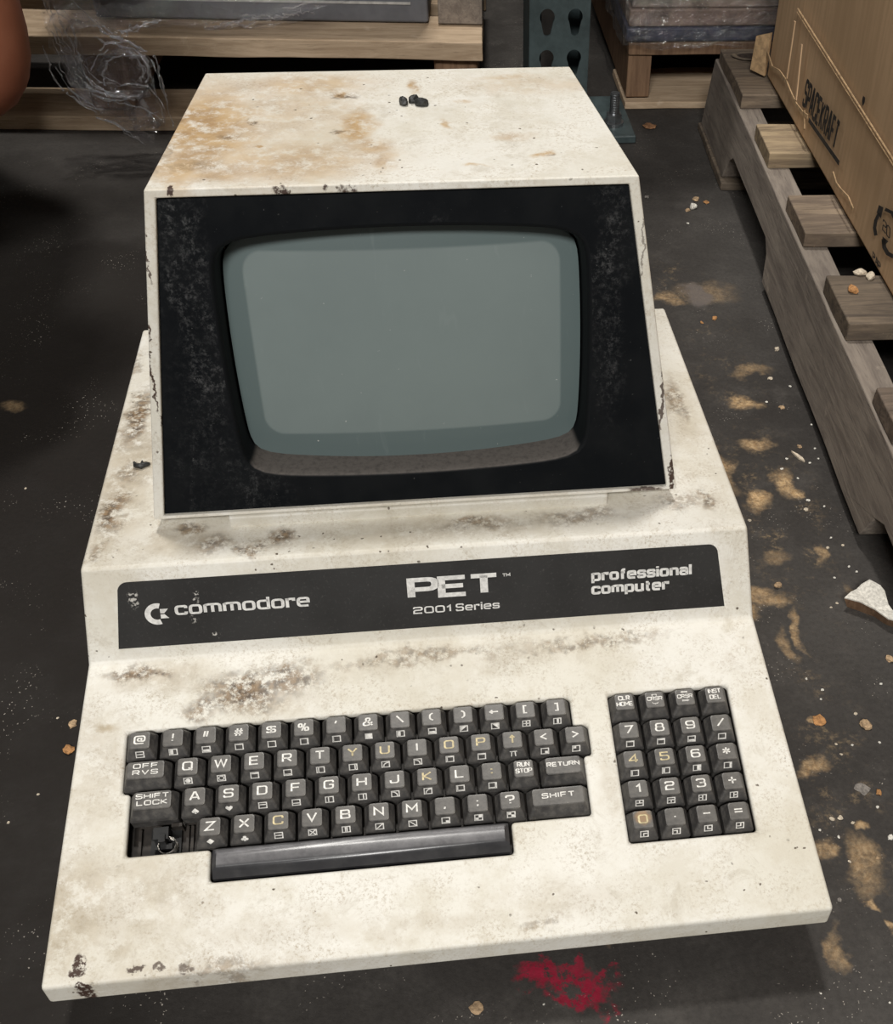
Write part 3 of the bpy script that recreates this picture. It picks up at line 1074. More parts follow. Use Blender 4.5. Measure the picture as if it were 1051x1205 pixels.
ROWS = [
    # first centre u, row index, [(glyphs lines, graphic)]
    (-.17438, 0, [('@', 'B|L0,.5,1,.5'), ('!', 'B|F0,0,.5,0,.5,1,0,1'), ('"', 'B|F0,0,1,0,1,.5,0,.5'), ('#', 'B|F0,.82,1,.82,1,1,0,1'),
                  ('$', 'B'), ('%', 'B|F.84,0,1,0,1,1,.84,1'), ("'", 'B|F0,0,.14,0,.14,1,0,1'), ('&', 'F0,0,1,0,1,1,0,1'),
                  ('\\', 'B|F0,0,.5,0,.5,1,0,1'), ('(', 'B|F0,0,1,0,1,.5,0,.5'), (')', 'B|F0,0,1,1,0,1'), ('<-', 'B|F0,1,1,0,1,1'),
                  ('[', 'B|L.5,0,.5,1|L0,.5,1,.5'), (']', 'B|L.5,0,.5,1|L.64,0,.64,1')]),
    (-.14598, 1, [('Q', 'B|O'), ('W', 'B|R'), ('E', 'B|L0,.8,1,.8'), ('R', 'B|L0,.2,1,.2'), ('T', 'B|L.25,0,.25,1'), ('Y', 'B|L.75,0,.75,1'),
                  ('U', 'B|L.2,0,.3,.5,.5,.7,1,.85'), ('I', 'B|L0,.85,.5,.7,.7,.5,.8,0'), ('O', 'B|F0,.8,1,.8,1,1,0,1|F0,0,.2,0,.2,1,0,1'),
                  ('P', 'B|F0,.8,1,.8,1,1,0,1'), ('^', 'pi'), ('<', 'B|F.5,0,1,0,1,.5,.5,.5'), ('>', 'B|F0,.5,.5,.5,.5,1,0,1')]),
    (-.14105, 2, [('A', 'spade'), ('S', 'heart'), ('D', 'B|L0,.62,1,.62'), ('F', 'B|L0,.36,1,.36'), ('G', 'B|L.38,0,.38,1'), ('H', 'B|L.62,0,.62,1'),
                  ('J', 'B|L0,.85,.4,.8,.7,.5,.8,0'), ('K', 'B|L.2,0,.3,.5,.6,.8,1,.85'), ('L', 'B|F0,0,.2,0,.2,1,0,1|F0,0,1,0,1,.2,0,.2'),
                  (':', 'B|F0,0,1,0,1,.2,0,.2|F.8,0,1,0,1,1,.8,1'), (('RUN', 'STOP'), '')]),
    (-.13185, 3, [('Z', 'diam'), ('X', 'club'), ('C', 'B|L0,.5,1,.5'), ('V', 'B|L0,0,1,1|L0,1,1,0'), ('B', 'B|L.4,0,.4,1|L.6,0,.6,1'),
                  ('N', 'B|L0,0,1,1'), ('M', 'B|L0,1,1,0'), (',', 'B|F0.5,0,1,0,1,.5,.5,.5|F0,0,.5,0,.5,.2,0,.2'), (';', 'B|F0,.0,.5,0,.5,.5,0,.5|F.5,.5,1,.5,1,1,.5,1'),
                  ('?', 'B|F0,.5,.5,.5,.5,1,0,1|F.5,0,1,0,1,.5,.5,.5')]),
    (.11576, 0, [(('CLR', 'HOME'), ''), ((['up'], 'CRSR', ['dn']), ''), ((['lf'], 'CRSR', ['rt']), ''), (('INST', 'DEL'), '')]),
    (.11576, 1, [('7', 'B|F0,.82,1,.82,1,1,0,1'), ('8', 'B|F0,.72,1,.72,1,1,0,1'), ('9', 'B|F0,0,1,0,1,.4,0,.4'), ('/', 'B|F0,0,1,0,1,.2,0,.2')]),
    (.11576, 2, [('4', 'B|F0,0,.22,0,.22,1,0,1'), ('5', 'B|F0,0,.36,0,.36,1,0,1'), ('6', 'B|F.5,0,1,0,1,1,.5,1'), ('*', 'B|F.74,0,1,0,1,1,.74,1')]),
    (.11576, 3, [('1', 'B|L0,.5,1,.5|L.5,.5,.5,1'), ('2', 'B|L0,.6,1,.6|L.5,0,.5,.6'), ('3', 'B|L.5,0,.5,1|L0,.5,.5,.5'), ('+', 'B|L.5,0,.5,1|L.5,.5,1,.5')]),
    (.11576, 4, [('0', 'B|L.4,0,.4,.6,1,.6'), ('.', 'B|L0,.6,.6,.6,.6,0'), ('-', 'B|L.4,1,.4,.4,1,.4'), ('=', 'B|L0,.4,.6,.4,.6,1')]),
]
WIDE = [  # (centre u, row, units, lines)
    (-.16985, 1, 1.5, ('OFF', 'RVS')), (-.16490, 2, 1.5, ('SHIFT', 'LOCK')), (.07315, 2, 1.5, ('RETURN',)), (.06805, 3, 2.0, ('SHIFT',))]
KTOP, KBASE = .0047, -.0020
VC0 = .1360
YELLOW = {'K', '4', '5', '0', 'C', 'O', 'P', 'U', 'Y', 'with an up arrow', ':'}
key_mesh = {}


def rrect(hu, v0, v1, h, r, n=4):
    pts = []
    for sx, vv, a0 in ((1, v1, 0), (-1, v1, pi / 2), (-1, v0, pi), (1, v0, 3 * pi / 2)):
        cu = sx * (hu - r)
        cv = (v1 - r) if vv == v1 else (v0 + r)
        for k in range(n + 1):
            a = a0 + k / n * pi / 2
            pts.append((cu + r * cos(a), cv + r * sin(a), h))
    return pts


def keycap(units):
    if units in key_mesh:
        return key_mesh[units]
    bm = bmesh.new()
    hb = units * PITCH / 2 - .0008
    ht = hb - .0030
    lv = [rrect(hb, -.0089, .0080, -.0095, .0012), rrect(hb, -.0089, .0080, KBASE, .0012), rrect(hb - .0007, -.0080, .0079, KBASE + .0016, .0014),
          rrect(ht + .0003, -.0042, .0073, KTOP - .0008, .0017), rrect(ht, -.0038, .0069, KTOP, .0017), rrect(ht - .0006, -.0032, .0063, KTOP + .0001, .0014)]
    R_ = [[bm.verts.new(deck(*p) - Vector((0, 0, FZ))) for p in l] for l in lv]
    n = len(R_[0])
    for a, b in zip(R_, R_[1:]):
        for k in range(n):
            bm.faces.new((a[k], a[(k + 1) % n], b[(k + 1) % n], b[k]))
    bm.faces.new(R_[-1])
    bmesh.ops.recalc_face_normals(bm, faces=bm.faces)
    me = bpy.data.meshes.new('key')
    bm.to_mesh(me)
    bm.free()
    me.materials.append(M_KEY)
    key_mesh[units] = me
    return me


fA = Vector((0, -.0042, KTOP - .0008))
fB = Vector((0, -.0080, KBASE + .0016))


def place_key(u, row, units, lines, graphic, name):
    v = VC0 - row * PITCH
    me = keycap(units)
    if name == '0':
        me = me.copy()
        me.materials.clear()
        me.materials.append(key_mat('stained_key', (0.0, .0022 * cos(SL), .004), .5))
    k = bpy.data.objects.new('key', me)
    COL.objects.link(k)
    k.parent = PC
    k.location = deck(u, v)
    k['label'] = 'black key marked ' + name + (', stained orange' if name == '0' else '')
    ink = M_INKY if name in YELLOW else M_INKW

    def ft(a, b):
        return deck(a, b, KTOP + .00022) - Vector((0, 0, FZ))
    polys = []
    if len(lines) == 1:
        tk = lines[0]
        big = len(tk) == 1 or tk == '<-'
        if big:
            polys = text_polys([tk], 0, -.0004, .0047, .00040, 1.12, .3, True, .26, 1.35)
        else:
            polys = text_polys(tk, 0, .0014 if units < 2 else .0010, .0023 if units < 2 else .0027, .00030, 1.12 if units < 2 else 1.3, .42 if units < 2 else .55, True, .26, 1.25)
    elif len(lines) == 2:
        s = .0025 if units < 1.5 else .0025
        w_ = 1.0 if units < 1.5 else (1.55 if len(lines[1]) == 3 else 1.42)
        if name == 'INST DEL' or name == 'RUN STOP' or name == 'CLR HOME':
            w_ = .80
            g_ = .26
        else:
            g_ = .62 if len(lines[1]) == 3 else .5
        polys = text_polys(lines[0], 0, .0030, s, .00027, w_, g_, True, .26, 1.25) + text_polys(lines[1], 0, -.0010, s, .00027, w_, g_, True, .26, 1.25)
    else:
        polys = text_polys(lines[0], 0, .0043, .0015, .00020, 1.9, .3, True) + text_polys(lines[1], 0, .0012, .0022, .00025, .92, .26, True) \
            + text_polys(lines[2], 0, -.0016, .0016, .00020, 1.9, .3, True)
    g = decal('legend', polys, ft, ink, k)
    if graphic:
        d = (fA - fB).normalized()
        nn = Vector((0, -d.z, d.y))

        def ff(a, b):
            q = fB + d * ((fA - fB).length * (.20 + .62 * b)) + nn * .00022
            return deck((a - .5) * .0044, q.y, q.z) - Vector((0, 0, FZ))
        decal('graphic_symbol', gs(graphic), ff, M_INKW, k)


for u0, row, ks in ROWS:
    for i, (tx, gr) in enumerate(ks):
        lines = (tx,) if isinstance(tx, str) else tx
        nm = ' '.join(x for x in lines if isinstance(x, str)) if len(lines) < 3 else 'CRSR with arrows'
        nm = {'"': 'with a double quote', "'": 'with an apostrophe', '<-': 'with a left arrow', '^': 'with an up arrow'}.get(nm, nm)
        place_key(u0 + i * PITCH, row, 1.0, lines, gr, nm)
for u, row, un, lines in WIDE:
    place_key(u, row, un, lines, '', ' '.join(lines))

# space bar
bm = bmesh.new()
prof = [(.0512, -.0100), (.0512, -.0005), (.0540, .0030), (.0549, .0041), (.0557, .0047), (.0567, .0051), (.0580, .0053), (.0620, .0053), (.0655, .0049), (.0668, .0042), (.0676, .0028), (.0680, .0010), (.0680, -.0100)]
u0, u1 = -.1303, .0372
Ls = [[bm.verts.new(deck(u, v, h)) for v, h in prof] for u in (u0, u0 + .0026, u1 - .0026, u1)]
for q, s in ((0, .0022), (3, .0022)):
    for vtx, (v, h) in zip(Ls[q], prof):
        if h > .001:
            vtx.co -= nD * s * min(1, h / .005)
for a, b in zip(Ls, Ls[1:]):
    for k in range(len(prof) - 1):
        bm.faces.new((a[k], a[k + 1], b[k + 1], b[k]))
bm.faces.new(Ls[0])
bm.faces.new(Ls[-1][::-1])
t_sb = NT('glossy_space_bar')
cc = t_sb.mix(t_sb.mapr(t_sb.noise(70, 6, .7), .35, .7), (.030, .030, .033), (.055, .054, .056))
g_ = t_sb.n('ShaderNodeNewGeometry')
sx_ = t_sb.n('ShaderNodeSeparateXYZ')
t_sb.l(g_.outputs['Normal'], sx_.inputs[0])
cc = t_sb.mix(t_sb.math('MULTIPLY', t_sb.mapr(sx_.outputs['Z'], .86, .965), t_sb.mapr(t_sb.noise(60, 7, .75), .3, .65, .35, .85)), cc, (.20, .195, .20))  # pale colour painted on the top face in place of its sheen
t_sb.bump(t_sb.noise(500, 3), .08, .0003)
sb = obj('space_bar', bm, t_sb.fin(cc, .30, Specular_IOR_Level=.7), PC)
for p in sb.data.polygons:
    p.use_smooth = True
sb.data.set_sharp_from_angle(angle=radians(38))
sb['label'] = 'long glossy black space bar'

# bared switch where the left shift key is missing
sv = VC0 - 3 * PITCH
su = -.1600
bm = bmesh.new()
for (a, b, c, d, h0, h1) in ((-.0085, .0085, -.007, .0085, -TD, -.0125), (-.0055, .0030, .0, .0072, -.0125, -.0040), (-.0048, .0048, -.0050, -.0018, -.0100, -.0075),
                             (-.0020, .0016, -.0025, .0022, -.0125, -.0018)):
    vs8 = box(bm, a, b, c, d, h0, h1)
    for v in vs8:
        v.co = deck(su + v.co.x, sv + v.co.y, v.co.z)
sw = obj('key_switch', bm, M_BLACK, PC)
sw['label'] = 'bare black key switch where a shift key is missing'
bm = bmesh.new()
pts = []
for k in range(49):
    a = k / 12 * 2 * pi
    pts.append(deck(su + .0022 + .0052 * cos(a), sv - .0032 + .0052 * sin(a), -.0120 + .0070 * k / 48))
tube(bm, pts, .00028, 5)
obj('spring', bm, M_SPRING, PC, True)
bm = bmesh.new()
for uu in (-.1757, -.1488, -.1462):
    vs8 = box(bm, uu, uu + .0016, sv - .0085, sv + .0095, -TD, -.0125)
    for v in vs8:
        v.co = deck(*v.co)
vs8 = box(bm, -.1560, -.1500, sv + .0075, sv + .0096, -TD, -.0060)
for v in vs8:
    v.co = deck(*v.co)
obj('switch_frame', bm, M_WELL, PC)


# ------------------------------------------------------------------ small debris
def lump(name, loc, sx, sy, sz, mat, seed, rough=.35, sub=2, rotz=0.0):
    rnd = random.Random(seed)
    bm = bmesh.new()
    bmesh.ops.create_icosphere(bm, subdivisions=sub, radius=1)
    off = Vector((rnd.uniform(-9, 9), rnd.uniform(-9, 9), rnd.uniform(-9, 9)))
    for v in bm.verts:
        k = 1 + rough * mnoise.noise(v.co * 1.4 + off) + rough * .4 * mnoise.noise(v.co * 3.5 + off)
        v.co = Vector((v.co.x * sx * k, v.co.y * sy * k, v.co.z * sz * k))
    zmin = min(v.co.z for v in bm.verts)
    for v in bm.verts:
        v.co.z = max(v.co.z, zmin * .6)
    zmin = min(v.co.z for v in bm.verts)
    for v in bm.verts:
        v.co.z -= zmin
    o = obj(name, bm, mat, None)
    o.location = loc
    o.rotation_euler = (0, 0, rotz)
    return o


M_PEL = plain('black_dropping', (.022, .023, .022), .5, .4, 400)
for px, py, sx, sy, rz, lab in ((475, 123, .0026, .0040, .3, 'black pellet standing apart, leftmost of the bits on the computer top'),
                                (487, 120.5, .0034, .0030, .2, 'black pellet behind and touching the right-hand one on the computer top'),
                                (496, 124, .0044, .0034, -.1, 'oval black pellet, rightmost of the bits on the computer top')):
    p = pick_mtop(px, py)
    o = lump('pellet', p + Vector((0, 0, -.0002)), sx, sy, .0030, M_PEL, int(px), .25, 2, rz)
    tag(o, lab, 'debris', 'black pellets on the monitor top')
p = pick_top(166, 549)
bm = bmesh.new()
tube(bm, [(-.0045, .0030, .0016), (-.0030, -.0010, .0020), (.0005, -.0022, .0022), (.0040, .0002, .0018), (.0062, .0004, .0016)], [.0008, .0017, .0021, .0017, .0009], 7)
tube(bm, [(.001, -.001, .0022), (.0012, .0022, .0030)], [.0014, .0006], 6)
o = obj('rubber_scrap', bm, M_PEL, None, True)
o.location = p
tag(o, 'curled black scrap lying on the left shoulder of the cream computer', 'scrap')

M_TAN = plain('tan_crumb', (.42, .29, .17), .85, .25, 400)
M_ORG = plain('orange_crumb', (.40, .20, .075), .85, .25, 400)
M_PALE = plain('pale_crumb', (.56, .48, .37), .85, .2, 400)
M_WHT = plain('white_crumb', (.68, .65, .58), .8, .15, 400)
M_GRY = plain('grey_crumb', (.20, .18, .16), .85, .25, 400)
M_LEAF = plain('brown_leaf', (.22, .11, .05), .8, .3, 200)
CR = 'tiny wood and concrete crumb lying loose on the dark floor'
chips = [
    # px, py, size px (half), flatness, material, unique label or None
    (764, 150, 8, .35, M_LEAF, 'crumpled brown flake on the floor before the wrapped pallet'),
    (828.5, 146.5, 2.2, .9, M_WHT, 'tiny white bead on the floor near the far end of the right pallet'),
    (819, 236, 3.6, .8, M_TAN, 'round tan pebble touching the back of the white nugget, floor right of the monitor'),
    (816, 245, 5.0, .8, M_WHT, 'blocky white nugget among tan pebbles on the floor right of the monitor'),
    (809.5, 248, 3.0, .7, M_TAN, 'small tan pebble just left of the white nugget'),
    (831, 238.5, 3.0, .6, M_ORG, 'orange crumb to the right of the white nugget, floor right of the monitor'),
    (761, 232.5, 3.0, .5, M_GRY, 'small grey flat chip beside the upper right edge of the monitor'),
    (841, 375, 3.5, .6, M_ORG, 'orange crumb near the round grey floor stain'),
    (906, 446, 4.0, .6, M_PALE, None), (920, 480, 5.5, .5, M_TAN, None), (941, 526, 4.0, .6, M_TAN, None),
    (948.5, 600, 4.2, .6, M_PALE, None), (882, 613, 3.0, .7, M_PALE, None), (951, 589, 3.0, .5, M_WHT, None), (902, 473, 2.0, .6, M_WHT, None),
    (914, 412, 3.2, .9, M_PALE, 'pale pebble on the floor beside the middle of the pallet side beam'),
    (915, 690, 4.6, .85, M_TAN, 'round tan pebble on the sawdust right of the nameplate'),
    (1018, 854, 6.8, .7, M_TAN, 'largest tan pebble on the floor to the right of the number keys'),
    (963.5, 848, 9.0, .22, M_ORG, 'flat orange wood chip on the floor right of the number keys'),
    (1034, 933, 3.6, .8, M_ORG, 'small orange pebble at the right edge below the largest tan pebble'),
    (1015, 928, 8.0, .15, M_GRY, 'flat grey-brown flake left of the small orange pebble'),
    (1035, 874, 2.6, .7, M_WHT, None), (1047, 776, 5.0, .6, M_TAN, 'tan chip at the right edge below the broken white fragment'),
    (974, 645, 2.6, .7, M_PALE, None), (992, 642, 2.6, .7, M_PALE, None),
    (979, 964, 4.0, .6, M_PALE, None), (989, 963, 4.0, .6, M_PALE, None), (1003.5, 968.5, 3.2, .6, M_PALE, None),
    (1048, 986, 3.6, .8, M_WHT, 'white crumb at the right edge level with the front of the keys'),
    (1032.5, 950, 2.4, .8, M_WHT, None), (988, 1059, 4.0, .3, M_GRY, None),
    (86, 852.5, 6.0, .4, M_TAN, 'tan flake on the floor just left of the deck, the farther of two'),
    (81, 883, 6.0, .6, M_ORG, 'orange lump on the floor just left of the deck, the nearer of two'),
    (561, 1187, 8.5, .2, M_TAN, 'flat tan flake on the floor in front of the computer, bottom of the picture'),
    (826, 380, 3.0, .5, M_ORG, None), (930, 455, 2.2, .6, M_WHT, None), (959, 528, 2.0, .6, M_WHT, None), (926, 540, 2.4, .5, M_WHT, None),
    (953, 545, 2.2, .5, M_WHT, None), (963, 540, 2.0, .5, M_WHT, None), (920, 552, 2.6, .4, M_WHT, None), (939, 563, 2.0, .5, M_WHT, None),
    (970, 596, 2.0, .6, M_WHT, None), (978, 633, 2.0, .6, M_WHT, None), (968, 812, 2.6, .7, M_WHT, None), (966, 823, 2.2, .7, M_WHT, None),
    (949, 799, 2.0, .6, M_WHT, None), (1007, 840, 3.0, .4, M_PALE, None), (984, 876, 2.6, .5, M_PALE, None), (990, 888, 2.4, .5, M_PALE, None),
    (1003, 877, 2.0, .5, M_WHT, None), (1037, 805, 2.6, .4, M_WHT, None), (978, 715, 2.0, .5, M_PALE, None), (985, 710, 2.4, .5, M_PALE, None),
    (999, 667, 2.4, .6, M_WHT, None), (1008, 673, 2.2, .6, M_WHT, None), (982, 680, 2.0, .6, M_WHT, None), (955, 500, 2.0, .6, M_WHT, None),
    (987, 985, 2.4, .6, M_WHT, None), (965, 977, 2.0, .6, M_WHT, None), (1033, 1010, 3.2, .4, M_TAN, None), (1000, 1014, 2.6, .5, M_PALE, None),
    (640, 1182, 2.0, .5, M_WHT, None), (966, 1169, 1.8, .5, M_WHT, None), (1047, 1180, 2.0, .5, M_WHT, None), (10, 968, 2.4, .5, M_PALE, None),
    (45, 935, 2.4, .5, M_PALE, None), (68, 845, 2.2, .5, M_PALE, None), (30, 575, 2.0, .5, M_PALE, None), (809.5, 263, 2.4, .4, M_WHT, None)]
for i, (px, py, s, flat, mt, lab) in enumerate(chips):
    c = at(px, py)
    r = (at(px + s, py) - c).length * (1 if lab else .72)
    if i % 3 == 0:
        ax, ay = 1.0, .75
    elif i % 3 == 1:
        ax, ay = .85, 1.0
    else:
        ax, ay = 1.0, .95
    o = lump('pebble' if flat > .65 else 'chip', c, r * ax, r * ay * 1.1, r * flat * .8, mt, i * 7 + 3, .55, 2, i * 1.3)
    if lab:
        tag(o, lab, 'debris')
    else:
        tag(o, CR, 'debris', 'tiny crumbs on the floor')
# pale splinter
c = at(939, 539)
bm = bmesh.new()
tip0, tip1 = at(931, 532) - c, at(947, 544.5) - c
ax = (tip1 - tip0)
sd = Vector((-ax.y, ax.x, 0)).normalized()
ln = [tip0, tip0 + ax * .35 + sd * .0017, tip0 + ax * .7 + sd * .0021, tip1, tip0 + ax * .65 - sd * .0016, tip0 + ax * .3 - sd * .0011]
f = bm.faces.new([bm.verts.new(p + Vector((0, 0, .0002))) for p in ln])
e = bmesh.ops.extrude_face_region(bm, geom=[f])
for v in e['geom']:
    if isinstance(v, bmesh.types.BMVert):
        v.co.z += .0016
o = obj('splinter', bm, M_PALE)
o.location = c
tag(o, 'pale almond-shaped wood splinter on the floor between computer and pallet', 'splinter')

# broken white fragment with brown underside
fr = [(994, 703), (1001, 697.5), (1008, 692.5), (1014, 686.5), (1023, 683), (1030, 685), (1036.5, 687.5), (1041, 696), (1045.5, 712), (1052, 718), (1062, 724), (1062, 733), (1046, 727), (1030, 716), (1012, 709)]
c = at(1025, 710)
FR = thing('broken_fragment', 'broken white-faced fragment with brown underside beside the near end of the right pallet', 'fragment', c)
zt = .012
top = [at(px, py, zt) - c for px, py in fr]
bot = [Vector((p.x * .9 + .002, p.y * .86, .0002 + .004 * max(0, min(1, (p.x + .02) / -.05)))) for p in top]
top = [Vector((p.x, p.y, zt + .0012 * sin(i * 1.9))) for i, p in enumerate(top)]
nfr = len(top)
pyobj('broken_core', bot + [p - Vector((0, 0, .0012)) for p in top],
      [tuple(range(nfr))[::-1], tuple(range(nfr, 2 * nfr))] + [(i, (i + 1) % nfr, nfr + (i + 1) % nfr, nfr + i) for i in range(nfr)], M_WOODR, FR)
pyobj('white_coating', [p - Vector((0, 0, .0011)) for p in top] + top,
      [tuple(range(nfr))[::-1], tuple(range(nfr, 2 * nfr))] + [(i, (i + 1) % nfr, nfr + (i + 1) % nfr, nfr + i) for i in range(nfr)], M_WHT, FR)['label'] = 'chalky white face'


# ------------------------------------------------------------------ right pallet
ZS0, ZS1, ZB = .010, .092, .108
b0, b1 = at(901.6, 338, ZS0), at(1006.4, 629.8, ZS0)
t0, t1 = at(842, 68.7, ZS1), at(1014, 454, ZS1)
ang = atan2(-(t0.x - t1.x), (t0.y - t1.y))
RP = thing('wooden_pallet', 'weathered grey wooden pallet under the cardboard carton, right of the computer', 'pallet', (t1.x, t1.y, 0), ang)
RPI = Matrix.Translation((t1.x, t1.y, 0)) @ Matrix.Rotation(ang, 4, 'Z')
RPI.invert()


def rloc(p):
    return RPI @ Vector(p)


YF = rloc(t0).y            # far end of the stringer
YN = -.55                  # near end (beyond the frame)
bx = rloc((b0 + b1) / 2).x
Y0b = rloc(b0).y
SW = .028


def stringer(x0, lean, name):
    """side beam with two rounded fork notches"""
    nt = []
    n_far0, n_far1 = rloc(at(866, 238, .0)).y, Y0b + .01
    n_nr1, n_nr0 = rloc(at(1006.4, 629.8, ZS0)).y, rloc(at(1006.4, 629.8, ZS0)).y - .22
    nf_hi = n_far0 + .045
    pts = [(YN, ZS0), (n_nr0, ZS0), (n_nr0 + .012, .038), (n_nr0 + .03, .047), (n_nr1 - .03, .047), (n_nr1 - .012, .038), (n_nr1, ZS0),
           (n_far1, ZS0), (n_far1 + .012, .036), (n_far1 + .03, .046), (nf_hi - .03, .046), (nf_hi - .012, .036), (nf_hi, ZS0),
           (YF, ZS0), (YF, ZS1), (YN, ZS1)]
    nsub = []
    for i, (a, b) in enumerate(zip(pts, pts[1:] + pts[:1])):
        nsub.append(a)
        L = hypot(b[0] - a[0], b[1] - a[1])
        k = int(L / .06)
        for j in range(1, k + 1):
            f = j / (k + 1)
            nsub.append((a[0] + (b[0] - a[0]) * f, a[1] + (b[1] - a[1]) * f))
    n = len(nsub)
    V = []
    for side in (0, 1):
        for y, z in nsub:
            x = x0 + side * SW + lean * (1 - (z - ZS0) / (ZS1 - ZS0)) * (1 - side)
            V.append((x + .0012 * mnoise.noise(Vector((y * 9, z * 20, side * 3.0))), y, z))
    F = [tuple(range(n)), tuple(range(n, 2 * n))[::-1]] + [(i, (i + 1) % n, n + (i + 1) % n, n + i) for i in range(n)]
    o = pyobj(name, V, F, M_WOODG, RP)
    bevel(o, .0016, 2, 40)


stringer(0.0, bx, 'stringer')
stringer(.48, 0, 'stringer')
stringer(.96, 0, 'stringer')


def rough_box(name, x0, x1, y0, y1, z0, z1, mat, parent, seed, hole=None, amp=.0022):
    bm = bmesh.new()
    nx = max(2, int((x1 - x0) / .03))
    ny = max(2, int((y1 - y0) / .03))
    def P(i, j, z):
        x, y = x0 + (x1 - x0) * i / nx, y0 + (y1 - y0) * j / ny
        nz = Vector((x * 14, y * 14, z * 30 + seed * 3.7))
        return (x + amp * mnoise.noise(nz + Vector((7, 0, 0))), y + amp * mnoise.noise(nz), z + amp * .5 * mnoise.noise(nz + Vector((0, 9, 0))))
    A = [[bm.verts.new(P(i, j, z1)) for j in range(ny + 1)] for i in range(nx + 1)]
    Bv = [[bm.verts.new(P(i, j, z0)) for j in range(ny + 1)] for i in range(nx + 1)]
    for i in range(nx):
        for j in range(ny):
            bm.faces.new((A[i][j], A[i + 1][j], A[i + 1][j + 1], A[i][j + 1]))
            bm.faces.new((Bv[i][j], Bv[i][j + 1], Bv[i + 1][j + 1], Bv[i + 1][j]))
    for i in range(nx):
        for j in (0, ny):
            bm.faces.new((A[i][j], A[i + 1][j], Bv[i + 1][j], Bv[i][j]))
    for j in range(ny):
        for i in (0, nx):
            bm.faces.new((A[i][j], A[i][j + 1], Bv[i][j + 1], Bv[i][j]))
    o = obj(name, bm, mat, parent)
    bevel(o, .0016, 2, 45)
    return o


def board_mat(i):
    t = wood_mat('board_wood_%d' % i, *[((.13, .10, .078), (.29, .225, .16)), ((.22, .165, .11), (.46, .35, .22)), ((.17, .13, .10), (.37, .285, .20)),
                                        ((.11, .088, .07), (.25, .195, .14)), ((.10, .08, .065), (.20, .155, .12))][i % 5], 0, .5, (.42, .33, .22))
    return t


bspec = [((850, 57), (863, 112)), ((884, 147), (900, 181)), ((919, 229), (932, 274)), ((962, 325), (987, 383)), ((1015, 455), (1035, 506))]
bounds = []
for i, (pf, pn) in enumerate(bspec):
    qa, qb = rloc(at(*pf, ZB)), rloc(at(*pn, ZB))
    bounds.append((qb.y, qa.y, max(.003, (qa.x + qb.x) / 2)))
last = bounds[-1][0]
for k in range(4):
    bounds.append((last - .16 - k * .155, last - .06 - k * .155, .008))
boards = []
for i, (ya, yb, xl) in enumerate(bounds):
    o = rough_box('deck_board', xl, 1.0, ya, yb, ZS1, ZB + .001 * (i % 2), board_mat(i if i < 5 else 4), RP, i)
    boards.append(o)
rough_box('bottom_board', -.006 + bx * .6, 1.0, rloc(at(866, 238, 0)).y + .03, YF + .005, .0004, ZS0, M_WOODB, RP, 31)
rough_box('bottom_board', bx, 1.0, -.50, -.38, .0004, ZS0, M_WOODB, RP, 33)
# knot hole in the far board: dark disc-shaped pit with a pale lip
kc = rloc(at(883, 68, ZB))
bm = bmesh.new()
R1 = []
for r, z in ((.0175, ZB + .0022), (.0150, ZB + .0034), (.0125, ZB + .0026), (.0118, ZB + .0018)):
    R1.append([bm.verts.new((kc.x + r * 1.35 * cos(k * pi / 12) * (1 + .08 * sin(3 * k * pi / 12)), kc.y + r * .8 * sin(k * pi / 12), z)) for k in range(24)])
for a, b in zip(R1, R1[1:]):
    for k in range(24):
        bm.faces.new((a[k], a[(k + 1) % 24], b[(k + 1) % 24], b[k]))
kn = obj('knot_rim', bm, M_WOODB, boards[0], True)
bm = bmesh.new()
bm.faces.new([bm.verts.new((kc.x + .0120 * 1.35 * cos(k * pi / 12) * (1 + .08 * sin(3 * k * pi / 12)), kc.y + .0120 * .8 * sin(k * pi / 12), ZB + .0020)) for k in range(24)])
o = obj('knot', bm, plain('dark_knot', (.035, .022, .015), .8, .5, 200), boards[0])
o['label'] = 'dark round knot'

# crumbs on the pallet
for i, (px, py, s, mt, lab) in enumerate(((1012.5, 323, 5.5, M_PALE, 'pale pebble at the back edge of the fourth pallet board, next to the carton'),
                                          (1024, 327, 4.5, M_PALE, 'flat pale pebble nearest the carton on the fourth pallet board'),
                                          (1003, 343, 5.5, M_ORG, 'orange crumb left of centre on the fourth pallet board'))):
    c = at(px, py, ZB + .0012)
    r = (at(px + s, py, ZB) - c).length
    tag(lump('pebble', c, r, r * .8, r * .6, mt, 90 + i, .4, 2, i), lab, 'debris')

# ------------------------------------------------------------------ carton
q0, q1 = at(903, 95, ZB), at(1051, 357, ZB)
ca = atan2(-(q0.x - q1.x), (q0.y - q1.y))
BX = thing('cardboard_carton', 'big brown corrugated cardboard carton standing on the weathered pallet at right', 'carton', (q1.x, q1.y, ZB + .0025), ca)
BXM = Matrix.Translation((q1.x, q1.y, ZB + .0025)) @ Matrix.Rotation(ca, 4, 'Z')
BXI = BXM.inverted()
bl = (q0 - q1).length + .006
bm = bmesh.new()
Y1c, Y0c, X1c, ZC = bl, -.62, .60, .62
n_y = 26
V = []
for side in range(2):
    pass
vb = box(bm, 0, X1c, Y0c, Y1c, 0, ZC)
bmesh.ops.subdivide_edges(bm, edges=bm.edges[:], cuts=9, use_grid_fill=True)
for v in bm.verts:
    if v.co.x < .01 and .02 < v.co.z < ZC - .02:
        v.co.x += .0035 * mnoise.noise(Vector((v.co.y * 5, v.co.z * 6, 2.2))) - .004 * sin(pi * v.co.z / ZC)
cb = obj('carton_body', bm, M_CARD, BX)
bevel(cb, .004, 2, 50)
nX = BXM.to_3x3() @ Vector((-1, 0, 0))


